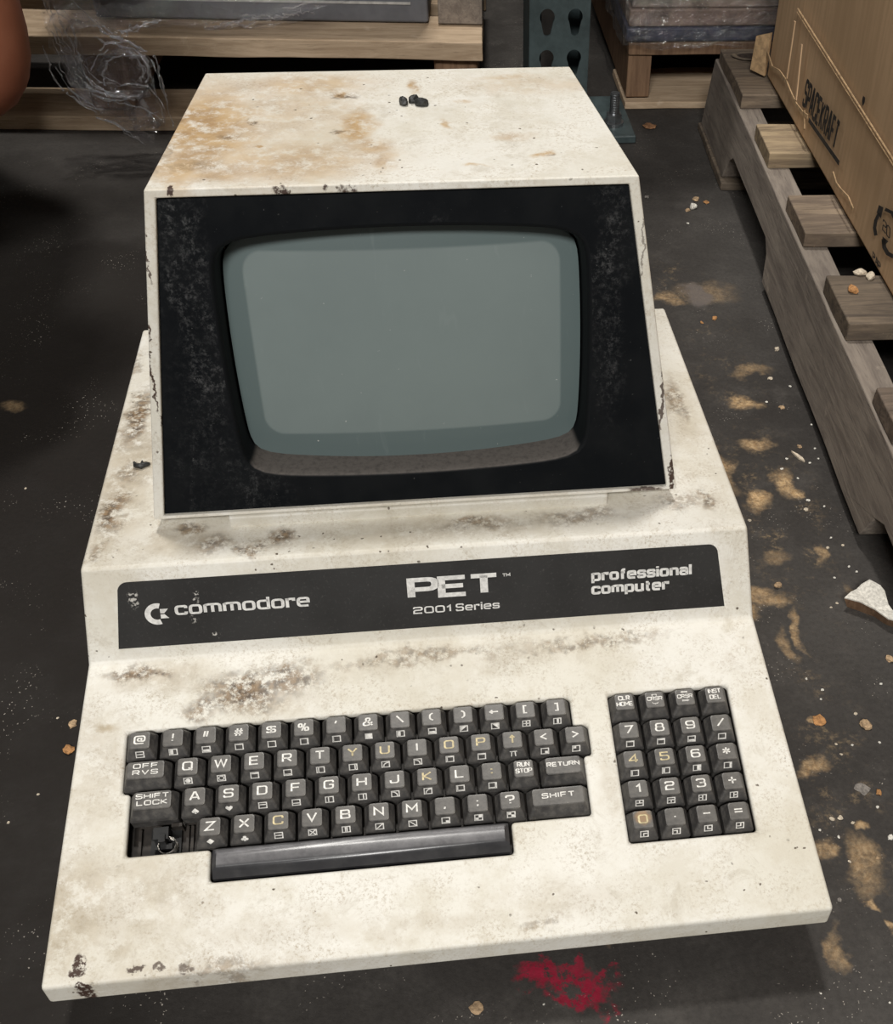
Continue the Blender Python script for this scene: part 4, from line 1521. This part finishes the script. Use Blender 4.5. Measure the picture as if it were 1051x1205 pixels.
def pick_box(px, py, d=0.0):
    """local (y,z) on the carton's left side"""
    p = on_plane(px, py, BXM @ Vector((-d, 0, 0)), nX)
    return BXI @ p


# horizontal scored crease, as a raised pale line pair
a, b = pick_box(944, 12), pick_box(1051, 180)
zc = (a.z + b.z) / 2
bm = bmesh.new()
for dz in (-.0016, .0016):
    tube(bm, [(-.0040 - .001, y, zc + dz + (y - a.y) / (b.y - a.y) * (b.z - a.z) - (zc - a.z)) for y in [a.y + (b.y - .25 - a.y) * k / 8 for k in range(9)]], .0008, 5)
o = obj('score_crease', bm, M_CARDT, BX)
# lifted strip of tape / torn liner
def strip(pxs, w, mat, name, d=.0045, th=.0012):
    pts = [pick_box(x, y) for x, y in pxs]
    polys = ribbon([(p.y, p.z) for p in pts], w)
    bm = bmesh.new()
    for q in polys:
        lo = [bm.verts.new((-d, *p)) for p in q]
        hi = [bm.verts.new((-d - th, *p)) for p in q]
        bm.faces.new(hi)
        for k in range(4):
            bm.faces.new((lo[k], lo[(k + 1) % 4], hi[(k + 1) % 4], hi[k]))
    return obj(name, bm, mat, BX)


strip([(908, 62), (914, 80), (922, 84), (930, 95), (937, 112), (943, 124), (951, 134), (956, 137)], .0020, M_CARDT, 'torn_edge')
strip([(941, 25), (931, 92)], .0020, M_CARD, 'crease_ridge')
strip([(949, 52), (942, 118)], .0022, M_CARD, 'crease_ridge')
strip([(952, 130), (952, 152)], .0016, M_CARDT, 'torn_edge')
strip([(986, 203), (990, 216), (996, 224), (1004, 232), (1010, 246)], .0014, M_CARDT, 'torn_edge')
# flap standing out at the far bottom corner
p = pick_box(906, 70)
bm = bmesh.new()
vsq = [(-.004, bl - .004, .002), (-.018, bl + .012, .004), (-.017, bl + .010, .042), (-.004, bl - .004, .050)]
lo = [bm.verts.new(v) for v in vsq]
hi = [bm.verts.new(Vector(v) + Vector((.0026, .0026, 0))) for v in vsq]
bm.faces.new(lo)
bm.faces.new(hi[::-1])
for k in range(4):
    bm.faces.new((lo[k], lo[(k + 1) % 4], hi[(k + 1) % 4], hi[k]))
obj('bottom_flap', bm, M_CARDT, BX)


def boxtext(name, tokens, pa, pb, cap, hw, gap=.3):
    """printed line running from pixel pa to pixel pb along the carton side"""
    A, Bq = pick_box(*pa), pick_box(*pb)
    L = hypot(Bq.y - A.y, Bq.z - A.z)
    ux, uz = (Bq.y - A.y) / L, (Bq.z - A.z) / L
    sgn = 1
    # text reads from the far end towards the viewer; letters stand up
    polys = text_fit(tokens, 0, L, 0, cap, hw, gap)

    def fn(s, t):
        y = A.y + ux * s
        z = A.z + uz * s + t
        return Vector((-.0049, y, z))
    verts, faces = [], []
    for q in polys:
        k = len(verts)
        verts += [fn(*r) for r in q]
        faces.append(tuple(range(k, k + len(q))))
    return pyobj(name, verts, faces, M_INKB, BX)


boxtext('carton_print', 'SPACEKRAFT', (950, 122), (988, 175), .024, .0022, .18)
strip([(957, 141), (993, 192)], .0022, M_INKB, 'print_line', .0046, .0003)
# loop of recycling arrows with 20 and PAP
def ink(name, polys_px):
    verts, faces = [], []
    for q in polys_px:
        k = len(verts)
        for x, y in q:
            p = pick_box(x, y)
            verts.append(Vector((-.0049, p.y, p.z)))
        faces.append(tuple(range(k, k + len(q))))
    return pyobj(name, verts, faces, M_INKB, BX)


rec = []
for pl, hw in (([(1037, 277), (1035.5, 268), (1037, 259), (1041, 251)], 2.0), ([(1046, 281), (1047, 291), (1051, 298), (1058, 302)], 2.4),
               ([(1048, 246), (1056, 250), (1062, 262)], 2.0)):
    rec += ribbon(pl, hw)
rec.append(((1040.5, 241), (1046, 244), (1043, 257), (1038, 250)))
rec.append(((1044, 287), (1045, 278), (1052, 284), (1048, 288)))
ink('recycling_mark', rec)
n20 = []
for g, x, y in (('2', 1045.5, 270), ('0', 1050, 276)):
    for st in strokes(g):
        n20 += ribbon([(x + p[0] * 4 + (p[1] - .5) * 1.0, y + p[0] * 5 - p[1] * 12) for p in st], .6)
ink('recycling_number', n20)
pap = []
for j, g in enumerate('PAP'):
    for st in strokes(g):
        pap += ribbon([(1033.5 + j * 3.2 + p[0] * 2.6, 304 + j * 5.2 + p[0] * 4.2 - p[1] * 8) for p in st], .55)
ink('recycling_letters', pap)
# nail hole
p = pick_box(1022, 118)
bm = bmesh.new()
bm.faces.new([bm.verts.new((-.0046, p.y + .004 * cos(k * pi / 5), p.z + .004 * sin(k * pi / 5) * (1 + .3 * sin(2 * k)))) for k in range(10)])
obj('puncture', bm, M_INKB, BX)

# ------------------------------------------------------------------ left pallet
A0, A1 = at(50, 42, .112), at(560, 50, .112)
lang = atan2(A1.y - A0.y, A1.x - A0.x)
LPo = at(568, 50, .112)
LP = thing('wooden_pallet', 'pale wooden pallet behind the computer carrying the grey cabinet', 'pallet', (LPo.x, LPo.y, 0), lang)
LPI = (Matrix.Translation((LPo.x, LPo.y, 0)) @ Matrix.Rotation(lang, 4, 'Z')).inverted()


def lloc(p):
    return LPI @ Vector(p)


zt_ = .112
zb_ = .090
yb2 = (lloc(at(300, 40, zt_))).y
rough_box('deck_board', -1.05, 0, .0, .090, zb_, zt_, M_WOODL, LP, 41)
for k in range(1, 6):
    rough_box('deck_board', -1.05, -.002 * k, .0 + k * .135, .090 + k * .135, zb_, zt_, M_WOODL, LP, 41 + k)
bt = lloc(at(200, 155, 0))
rough_box('bottom_board', -1.05, 0, bt.y, bt.y + .09, .0004, .018, M_WOODL, LP, 51)
for x0 in (-.062, -.50, -.735, -1.05):
    bm = bmesh.new()
    box(bm, x0, x0 + .055, max(bt.y + .004, .012), .95, .018, zb_)
    o = obj('stringer', bm, M_WOODR, LP)
    bevel(o, .006, 3)
rough_box('bottom_board', -1.05, 0, .45, .54, .0004, .018, M_WOODL, LP, 52)

# grey cabinet on it
gx0, gx1 = lloc(at(112, 25, zt_)).x, lloc(at(505, 27, zt_)).x
gy = (lloc(at(300, 26, zt_))).y
GC = thing('grey_cabinet', 'flat grey metal cabinet with a pale strip, on the pallet behind the computer', 'cabinet', (LPo.x, LPo.y, zt_ + .0015), lang)
bm = bmesh.new()
box(bm, gx0, gx1, gy, gy + .5, 0, .42)
o = obj('cabinet_body', bm, M_GREYP, GC)
bevel(o, .004, 3)
pz = on_plane(300, 2.5, LP.matrix_basis @ Vector((0, gy, 0)), (LP.matrix_basis.to_3x3() @ Vector((0, 1, 0))))
zz = pz.z - zt_
bm = bmesh.new()
box(bm, gx0 + .02, lloc(on_plane(483, 2, LP.matrix_basis @ Vector((0, gy, 0)), LP.matrix_basis.to_3x3() @ Vector((0, 1, 0)))).x, gy - .0016, gy + .001, zz - .001, zz + .0018)
obj('edge_strip', bm, M_STRIPE, GC)
# wood behind the cabinet end
o = rough_box('timber_offcut', gx1 + .012, 0.0, .055, .42, 0, .030, M_WOODG, None, 61)
o.location = (LPo.x, LPo.y, zt_ + .0015)
o.rotation_euler = (0, 0, lang)
tag(o, 'short grey timber offcut on the pale pallet, right of the grey cabinet', 'timber')


# ------------------------------------------------------------------ stretch film
def film(name, fn, nu, nv, mat, amp, fr, seed, parent=None):
    bm = bmesh.new()
    G = []
    for i in range(nu + 1):
        r = []
        for j in range(nv + 1):
            p = Vector(fn(i / nu, j / nv))
            q = p * fr + Vector((seed, seed * 2.1, 0))
            d = Vector((mnoise.noise(q), mnoise.noise(q + Vector((31, 0, 0))), mnoise.noise(q + Vector((0, 57, 0)))))
            q2 = p * fr * 3.1 + Vector((seed, 5, 0))
            # creases: folded noise gives sharp ridges
            d2 = Vector((abs(mnoise.noise(q2)), abs(mnoise.noise(q2 + Vector((13, 0, 0)))), abs(mnoise.noise(q2 + Vector((0, 23, 0)))))) - Vector((.2, .2, .2))
            r.append(bm.verts.new(p + (d + d2 * .8) * amp))
        G.append(r)
    for i in range(nu):
        for j in range(nv):
            bm.faces.new((G[i][j], G[i + 1][j], G[i + 1][j + 1], G[i][j + 1]))
    o = obj(name, bm, mat, parent)
    return o


FL = thing('stretch_film', 'crumpled clear stretch film hanging off the pale pallet at upper left', 'plastic film', (0, 0, 0))


def pathfn(px_a, px_b, depth_a, depth_b):
    """sheet between two pixel polylines standing on given planes y"""
    def ev(pl, t, dp):
        k = t * (len(pl) - 1)
        i = min(int(k), len(pl) - 2)
        f = k - i
        x = pl[i][0] + (pl[i + 1][0] - pl[i][0]) * f
        y = pl[i][1] + (pl[i + 1][1] - pl[i][1]) * f
        yy = dp[0] + (dp[1] - dp[0]) * t
        return on_plane(x, y, (0, yy, 0), Vector((0, 1, 0)))

    def fn(u, v):
        a = ev(px_a, u, depth_a)
        b = ev(px_b, u, depth_b)
        return a + (b - a) * v
    return fn


yl = LPo.y
film('film_sheet', pathfn([(48, -8), (60, 40), (78, 90), (120, 140), (150, 158)], [(110, -10), (130, 20), (170, 60), (185, 105), (198, 148)], (yl - .02, yl - .035), (yl - .015, yl - .03)), 60, 46, M_FILM, .013, 26, 3, FL)
film('film_sheet', pathfn([(50, 10), (66, 60), (90, 100), (135, 150)], [(90, 15), (105, 60), (130, 92), (175, 135)], (yl - .035, yl - .055), (yl - .045, yl - .05)), 50, 30, M_FILM, .014, 34, 9, FL)
film('film_sheet', pathfn([(112, 70), (116, 92), (135, 104), (165, 108)], [(125, 58), (150, 56), (172, 72), (184, 98)], (yl - .03, yl - .03), (yl - .05, yl - .045)), 36, 26, M_FILM, .012, 38, 14, FL)
film('film_sheet', pathfn([(148, 140), (150, 158), (160, 165)], [(198, 138), (184, 154), (172, 166)], (yl - .04, yl - .055), (yl - .04, yl - .055)), 26, 26, M_FILM, .010, 50, 21, FL)
film('film_sheet', pathfn([(60, 8), (200, -6), (420, -4)], [(95, 34), (240, 30), (372, 10)], (yl + .02, yl + .02), (yl - .002, yl + .0)), 70, 22, M_FILM, .008, 30, 27, FL)
film('film_tail', pathfn([(240, 26), (290, 18), (350, 4), (372, 2)], [(245, 34), (300, 33), (350, 28), (366, 14)], (yl + .025, yl + .02), (yl + .01, yl + .0)), 50, 16, M_FILM, .008, 42, 33, FL)

# twisted ropes of film
def rope(pxs, ys, r, seed):
    pts = []
    for i in range(len(pxs) - 1):
        for k in range(6):
            f = k / 6
            x = pxs[i][0] + (pxs[i + 1][0] - pxs[i][0]) * f
            y = pxs[i][1] + (pxs[i + 1][1] - pxs[i][1]) * f
            q = on_plane(x, y, (0, ys, 0), Vector((0, 1, 0)))
            pts.append(q + Vector((mnoise.noise(q * 40 + Vector((seed, 0, 0))), mnoise.noise(q * 40 + Vector((0, seed, 0))), 0)) * .004)
    bm = bmesh.new()
    rr = [r * (.6 + .8 * abs(mnoise.noise(p * 60))) for p in pts]
    tube(bm, pts, rr, 9)
    o = obj('film_rope', bm, M_FILM, FL, False)


rope([(78, 58), (84, 74), (92, 90), (104, 104), (118, 112), (140, 113), (165, 110), (180, 108)], yl - .062, .0065, 3)
rope([(70, 62), (80, 84), (98, 112), (112, 124), (122, 134)], yl - .060, .0040, 8)
rope([(118, 84), (124, 70), (138, 62), (156, 60), (170, 66), (177, 80)], yl - .058, .0055, 14)
rope([(160, 112), (172, 126), (180, 140), (190, 150)], yl - .060, .0040, 21)
rope([(148, 118), (156, 136), (160, 152), (172, 164), (178, 160)], yl - .062, .0045, 25)

M_FOLD = film_mat('stretch_film_fold', 1.0, .30)  # real folds, with a pale diffuse share painted in for glints
rnd = random.Random(5)


def crease(pxs, ys, r):
    pts = []
    for i in range(len(pxs) - 1):
        for k in range(5):
            f = k / 5
            q = on_plane(pxs[i][0] + (pxs[i + 1][0] - pxs[i][0]) * f, pxs[i][1] + (pxs[i + 1][1] - pxs[i][1]) * f, (0, ys, 0), Vector((0, 1, 0)))
            pts.append(q + Vector((rnd.uniform(-1, 1), rnd.uniform(-.6, .6), rnd.uniform(-1, 1))) * .0016)
    return pts, [r * rnd.uniform(.25, 1.3) for _ in pts]


bm = bmesh.new()
flow = [[(50, 2), (60, 30), (74, 56), (86, 84), (104, 106), (128, 118), (160, 118), (188, 134)],
        [(62, 0), (78, 34), (88, 62), (92, 82), (108, 98), (132, 108), (166, 110), (192, 146)],
        [(84, 0), (104, 24), (124, 46), (150, 52), (170, 66), (180, 92), (186, 120), (196, 152)],
        [(58, 52), (70, 88), (86, 112), (104, 130), (126, 138), (148, 150), (166, 162), (178, 160)],
        [(118, 98), (116, 80), (126, 66), (142, 58), (160, 62), (172, 80), (170, 100), (150, 112)],
        [(100, 30), (112, 34), (126, 42), (140, 40), (152, 32), (170, 26), (190, 24), (206, 22)]]
for i in range(44):
    a = flow[i % 6]
    k0 = rnd.randint(0, 4)
    n = rnd.randint(2, 3)
    ox, oy = rnd.uniform(-11, 11), rnd.uniform(-8, 8)
    pts, rr = crease([(x + ox + rnd.uniform(-3, 3), y + oy + rnd.uniform(-3, 3)) for x, y in a[k0:k0 + n + 1]], yl - .066 - rnd.uniform(0, .012), rnd.choice((.0006, .0009, .0014)))
    tube(bm, pts, rr, 5)
o = obj('film_crease', bm, M_FOLD, FL)
bm = bmesh.new()
for i in range(16):
    x0_, y0_ = 244 + i * 7 + rnd.uniform(-6, 6), 32 - i * 1.3 + rnd.uniform(-5, 4)
    pts, rr = crease([(x0_, y0_), (x0_ + rnd.uniform(8, 18), y0_ + rnd.uniform(-5, 4)), (x0_ + rnd.uniform(18, 34), y0_ + rnd.uniform(-7, 2))], gy + LPo.y - .006, rnd.choice((.0007, .0012)))
    tube(bm, pts, rr, 5)
o = obj('film_crease', bm, M_FOLD, FL)

# ------------------------------------------------------------------ rack upright
RK = thing('rack_upright', 'teal steel storage rack upright with keyhole slots and bolted foot plate', 'rack', (0, 0, 0))
yp = 1.165
xl, xr = on_plane(624, 30, (0, yp, 0), Vector((0, 1, 0))).x, on_plane(693, 40, (0, yp, 0), Vector((0, 1, 0))).x
hz = []
pitch = None
za1 = on_plane(640, 20, (0, yp, 0), Vector((0, 1, 0))).z
za2 = on_plane(640, 68, (0, yp, 0), Vector((0, 1, 0))).z
hx = [on_plane(644, 20, (0, yp, 0), Vector((0, 1, 0))).x, on_plane(677, 20, (0, yp, 0), Vector((0, 1, 0))).x]
pitch = za1 - za2


def keyhole(cx, cz, r):
    pts = []
    for k in range(15):
        a = radians(-35) + radians(250) * k / 14
        pts.append((cx + r * cos(a), cz + r * 1.05 * sin(a)))
    for k in range(7):
        a = radians(200) + radians(140) * k / 6
        pts.append((cx + r * .52 * cos(a), cz - r * 1.85 + r * .5 * sin(a)))
    return pts


def perforated(name, x0, x1, z0, z1, hx, hzs, r, yf, th, mat, parent):
    """front web: each slot sits in its own cell, ring-filled between cell edge and slot"""
    bm = bmesh.new()
    zs = [z0]
    for a, b in zip(hzs, hzs[1:]):
        zs.append((a + b) / 2 - r * .45)
    zs.append(z1)
    xs = [x0, (hx[0] + hx[1]) / 2, x1]
    cache = {}

    def V(x, z):
        k = (round(x, 5), round(z, 5))
        if k not in cache:
            cache[k] = bm.verts.new((x, yf, z))
        return cache[k]
    for i, cz in enumerate(hzs):
        for j, cx in enumerate(hx):
            hole = keyhole(cx, cz, r)
            X0, X1, Z0, Z1 = xs[j], xs[j + 1], zs[i], zs[i + 1]
            outr = []
            n = len(hole)
            cc = (cx, cz - r * .45)
            for p in hole:
                dx, dz = p[0] - cc[0], p[1] - cc[1]
                s = min(((X1 - cc[0]) / dx if dx > 1e-9 else 1e9), ((X0 - cc[0]) / dx if dx < -1e-9 else 1e9),
                        ((Z1 - cc[1]) / dz if dz > 1e-9 else 1e9), ((Z0 - cc[1]) / dz if dz < -1e-9 else 1e9))
                outr.append([cc[0] + dx * s, cc[1] + dz * s])
            for c in ((X0, Z0), (X1, Z0), (X1, Z1), (X0, Z1)):
                k = min(range(n), key=lambda q: hypot(outr[q][0] - c[0], outr[q][1] - c[1]))
                outr[k] = list(c)
            vo = [V(*p) for p in outr]
            vi = [V(*p) for p in hole]
            for k in range(n):
                q = (k + 1) % n
                if len({vo[k], vo[q], vi[q], vi[k]}) == 4:
                    bm.faces.new((vo[k], vo[q], vi[q], vi[k]))
    o = obj(name, bm, mat, parent)
    m = o.modifiers.new('sheet', 'SOLIDIFY')
    m.thickness = th
    m.offset = 0
    return o


hzs = [za2 - pitch, za2, za1] + [za1 + pitch * k for k in range(1, 22)]
hzs[0] = za2 - pitch
perforated('post_web', xl, xr, .012, hzs[-1] + .05, hx, hzs, (hx[1] - hx[0]) * .265, yp, .003, M_TEAL, RK)
bm = bmesh.new()
ztop = hzs[-1] + .05
box(bm, xl - .001, xl + .002, yp, yp + .07, .012, ztop)
box(bm, xr - .002, xr + .001, yp, yp + .07, .012, ztop)
box(bm, xl, xl + .022, yp + .068, yp + .071, .012, ztop)
box(bm, xr - .022, xr, yp + .068, yp + .071, .012, ztop)
o = obj('post_flange', bm, M_TEAL, RK)
bp = [at(735, 112, .010), at(746, 160, .010)]
bm = bmesh.new()
box(bm, xl - .02, max(bp[0].x, bp[1].x) - .006, at(744, 160, .010).y, at(735, 112, .010).y, 0, .010)
o = obj('foot_plate', bm, M_TEAL, RK)
bevel(o, .002)
bc = at(722, 146, .010)
bm = bmesh.new()
tube(bm, [bc, bc + Vector((0, 0, .004))], .013, 20)
tube(bm, [bc + Vector((0, 0, .004)), bc + Vector((0, 0, .014))], .0105, 6)
tube(bm, [bc + Vector((0, 0, .014)), bc + Vector((0, 0, .040))], .0058, 12)
for k in range(8):
    z = .016 + k * .003
    tube(bm, [bc + Vector((0, 0, z)), bc + Vector((0, 0, z + .0014))], .0064, 12)
o = obj('anchor_bolt', bm, M_STEEL, RK)
o['label'] = 'bright steel anchor bolt and nut'
# rear post of the frame, dark, seen left of the front post
y2 = yp + .62
x2a, x2b = on_plane(578, 40, (0, y2, 0), Vector((0, 1, 0))).x, on_plane(640, 40, (0, y2, 0), Vector((0, 1, 0))).x
bm = bmesh.new()
box(bm, x2a, x2b, y2, y2 + .07, 0, ztop)
o = obj('rear_post', bm, M_DARKP, RK)
bevel(o, .003)
bm = bmesh.new()
tube(bm, [(xr - .04, yp + .05, .55), (x2b - .04, y2 + .02, .55)], .015, 10)
tube(bm, [(xr - .04, yp + .05, .57), (x2b - .04, y2 + .02, 1.05)], .015, 10)
obj('frame_brace', bm, M_TEAL, RK)
bm = bmesh.new()
box(bm, xr + .001, 1.9, yp + .005, yp + .055, .86, .97)
box(bm, xr + .001, 1.9, y2 + .012, y2 + .062, .86, .97)
o = obj('shade_shelf_beam', bm, M_TEAL, RK)  # unseen shelf, added to shade the floor behind the post
bm = bmesh.new()
box(bm, xr + .005, 1.9, yp, y2 + .07, .971, .985)
obj('shade_shelf_deck', bm, M_WOODB, RK)

# ------------------------------------------------------------------ wrapped pallet at the back right
r0, r1 = at(735, 129, 0), at(835, 133, 0)
rang = -.02
BP = thing('wooden_pallet', 'pallet under the film-wrapped load, behind the far end of the grey pallet', 'pallet', (r0.x, r0.y, 0), rang)
BPM = Matrix.Translation((r0.x, r0.y, 0)) @ Matrix.Rotation(rang, 4, 'Z')
BPI = BPM.inverted()
yN = BPM.to_3x3() @ Vector((0, 1, 0))


def bl_(px, py, d=0.0):
    return BPI @ on_plane(px, py, BPM @ Vector((0, d, 0)), yN)


zl = bl_(800, 52, .0).z
rough_box('bottom_board', 0, .9, 0, .12, .0004, bl_(780, 117, .0).z * .75, M_WOODL, BP, 71)
bw = bl_(764, 100).x
for x0 in (.002, .45, .95):
    bm = bmesh.new()
    box(bm, x0, x0 + .032, .010, 1.0, .012, zl - .016)
    o = obj('stringer', bm, M_WOODR, BP)
    bevel(o, .002)
for k in range(6):
    rough_box('deck_board', 0, 1.0, .006 + k * .17, .115 + k * .17, zl - .016, zl, M_WOODR, BP, 75 + k)
rough_box('bottom_board', 0, 1.0, .45, .57, .0004, .012, M_WOODL, BP, 82)

WL = thing('wrapped_load', 'stack of dark panels tightly wrapped in clear film on the back right pallet', 'wrapped load', (r0.x, r0.y, zl + .001), rang)
layers = [((.045, .05, .085), .018), ((.26, .19, .15), .022), ((.34, .26, .21), .020), ((.12, .085, .08), .028), ((.05, .036, .055), .034), ((.22, .18, .16), .02), ((.07, .055, .08), .14)]
z = 0.0
for i, (c, h) in enumerate(layers):
    bm = bmesh.new()
    xo = -.004 + .003 * ((i * 7) % 3)
    box(bm, xo, .98 + xo, .004 + .002 * (i % 3), .96, z + .0002, z + h - .0002)
    o = obj('panel', bm, plain('panel_tone_%d' % i, c, .5, .3, 30), WL)
    bevel(o, .003)
    z += h


def wrapfn(u, v):
    # round the left side, the front corner and along the front
    zz = v * (z + .004) - .002
    L = 1.5
    s = u * L
    if s < .5:
        return Vector((-.010, .5 - s + .0, zz))
    return Vector((-.010 + (s - .5), -.008, zz))


film('film_wrap', wrapfn, 150, 40, M_FILM2, .006, 22, 45, WL)

# ------------------------------------------------------------------ person crouching at the left edge
def skin(name, pts, edges, mat, parent, root=0, sub=2):
    me = bpy.data.meshes.new(name)
    me.from_pydata([p[0] for p in pts], edges, [])
    o = link(name, me, mat, parent)
    m = o.modifiers.new('skin', 'SKIN')
    m.use_smooth_shade = True
    for i, p in enumerate(pts):
        r = p[1]
        me.skin_vertices[0].data[i].radius = r if isinstance(r, tuple) else (r, r)
    me.skin_vertices[0].data[root].use_root = True
    s = o.modifiers.new('sub', 'SUBSURF')
    s.levels = sub
    s.render_levels = sub
    return o


PE = thing('person', 'person crouching at the left edge, only a bare bent elbow in view', 'person', (-.62, .82, 0))
O = Vector((-.62, .82, 0))
ELB = CAM_LOC + ray(-6, 82).normalized() * 1.07


def L_(x, y, z):
    return Vector((x, y, z))


elb = ELB - O
sh = elb + Vector((-.055, .035, .30))
chest = Vector((sh.x - .02, sh.y + .19, sh.z - .03))
pel = Vector((chest.x - .19, chest.y + .0, .27))
neck = Vector((chest.x + .04, chest.y, sh.z + .09))
head0 = neck + Vector((.03, 0, .05))
head1 = head0 + Vector((.05, 0, .13))
shl = Vector((sh.x, chest.y + .19, sh.z))
elr = elb + Vector((-.235, .03, -.035))
hand = elr + Vector((-.08, .01, .0))
ell = shl + Vector((-.12, .06, -.27))
handl = ell + Vector((-.22, -.04, -.05))
hipr, hipl = pel + Vector((0, -.09, 0)), pel + Vector((0, .09, 0))
kner, knel = Vector((.02, chest.y - .20, .42)), Vector((.06, chest.y + .18, .42))
ankr, ankl = Vector((-.12, chest.y - .17, .09)), Vector((-.10, chest.y + .15, .09))
toer, toel = ankr + Vector((.16, -.01, -.06)), ankl + Vector((.16, .01, -.06))
P = [(pel, .13), (pel.lerp(chest, .5), .125), (chest, .13), (neck, .055), (head0, .066), (head0.lerp(head1, .5), .086), (head1, .070),
     (sh, .062), (sh.lerp(elb, .55), .047), (elb, .046), (elb.lerp(elr, .4), .044), (elr, .030), (hand, (.034, .018)),
     (shl, .062), (shl.lerp(ell, .55), .047), (ell, .041), (ell.lerp(handl, .4), .042), (handl, .030),
     (hipr, .095), (kner, .062), (kner.lerp(ankr, .4), .054), (ankr, .038), (toer, (.040, .026)),
     (hipl, .095), (knel, .062), (knel.lerp(ankl, .4), .054), (ankl, .038), (toel, (.040, .026))]
E_ = [(0, 1), (1, 2), (2, 3), (3, 4), (4, 5), (5, 6), (2, 7), (7, 8), (8, 9), (9, 10), (10, 11), (11, 12), (2, 13), (13, 14), (14, 15), (15, 16), (16, 17),
      (0, 18), (18, 19), (19, 20), (20, 21), (21, 22), (0, 23), (23, 24), (24, 25), (25, 26), (26, 27)]
hd = hand + Vector((-.02, .015, -.012))
for hnd, base_i, d in ((hand, 12, Vector((-.9, .1, -.2))), (handl, 17, Vector((-.9, -.1, -.2)))):
    d = d.normalized()
    sdv = d.cross(Vector((0, 0, 1))).normalized()
    for k, ln in enumerate((.070, .080, .074, .058)):
        i0 = len(P)
        q = hnd + d * .035 + sdv * (k - 1.5) * .018
        P += [(q, .0095), (q + d * ln * .5, .0088), (q + d * ln * .85 + Vector((0, 0, -.014)), .0075)]
        E_ += [(base_i, i0), (i0, i0 + 1), (i0 + 1, i0 + 2)]
    i0 = len(P)
    q = hnd + sdv * -.035 + d * .012
    P += [(q, .011), (q + d * .035 - sdv * .012, .009)]
    E_ += [(base_i, i0), (i0, i0 + 1)]
t = NT('brown_skin')
sk = t.mix(t.mapr(t.noise(18, 5, .6), .35, .7), (.235, .082, .045), (.29, .110, .062))
t.bump(t.noise(300, 4), .1, .0006)
M_SKIN = t.fin(sk, .5, Specular_IOR_Level=.35)
body = skin('body', P, E_, M_SKIN, PE)
M_SHIRT = plain('dark_shirt', (.05, .055, .065), .85, .15, 60)
M_TROU = plain('dark_trousers', (.03, .032, .04), .85, .15, 60)
M_HAIR = plain('dark_hair', (.012, .010, .009), .6, .3, 200)
G = .012
shm = sh.lerp(elb, .33)
shl_m = shl.lerp(ell, .4)
skin('shirt', [(pel.lerp(chest, .12), .143), (pel.lerp(chest, .5), .14), (chest, .145), (neck - Vector((0, 0, .025)), .066), (sh, .076), (shm, .066), (shl, .076), (shl_m, .064)],
     [(0, 1), (1, 2), (2, 3), (2, 4), (4, 5), (2, 6), (6, 7)], M_SHIRT, PE)
skin('trousers', [(pel, .142), (hipr, .108), (kner, .074), (kner.lerp(ankr, .4), .066), (ankr.lerp(kner, .15), .052), (hipl, .108), (knel, .074), (knel.lerp(ankl, .4), .066), (ankl.lerp(knel, .15), .052)],
     [(0, 1), (1, 2), (2, 3), (3, 4), (0, 5), (5, 6), (6, 7), (7, 8)], M_TROU, PE)
for a_, t_ in ((ankr, toer), (ankl, toel)):
    skin('shoe', [(a_ + Vector((-.02, 0, -.05)), (.045, .038)), (a_.lerp(t_, .5) + Vector((0, 0, -.02)), (.048, .036)), (t_ + Vector((.02, 0, .006)), (.044, .032))], [(0, 1), (1, 2)], M_BLACK, PE)
hc = head0.lerp(head1, .62)
skin('hair', [(hc + Vector((-.035, 0, .005)), .080), (hc + Vector((-.01, 0, .045)), .078), (hc + Vector((.035, 0, .062)), .055)], [(0, 1), (1, 2)], M_HAIR, PE)
fx = hc + Vector((.078, 0, -.035))
skin('nose', [(fx + Vector((.004, 0, .03)), .008), (fx + Vector((.018, 0, .0)), .012)], [(0, 1)], M_SKIN, PE, 0, 2)
for sg in (-1, 1):
    bm = bmesh.new()
    bmesh.ops.create_uvsphere(bm, u_segments=16, v_segments=10, radius=.011)
    o = obj('eye', bm, M_WHT, PE, True)
    o.location = fx + Vector((.000, sg * .032, .032))
    skin('ear', [(hc + Vector((-.005, sg * .086, -.03)), (.008, .016)), (hc + Vector((-.012, sg * .092, .005)), (.007, .014))], [(0, 1)], M_SKIN, PE, 0, 2)
bm = bmesh.new()
tube(bm, [fx + Vector((-.002, -.024, -.030)), fx + Vector((.008, 0, -.032)), fx + Vector((-.002, .024, -.030))], [.003, .007, .003], 8)
obj('mouth', bm, plain('lips', (.22, .07, .05), .5), PE, True)
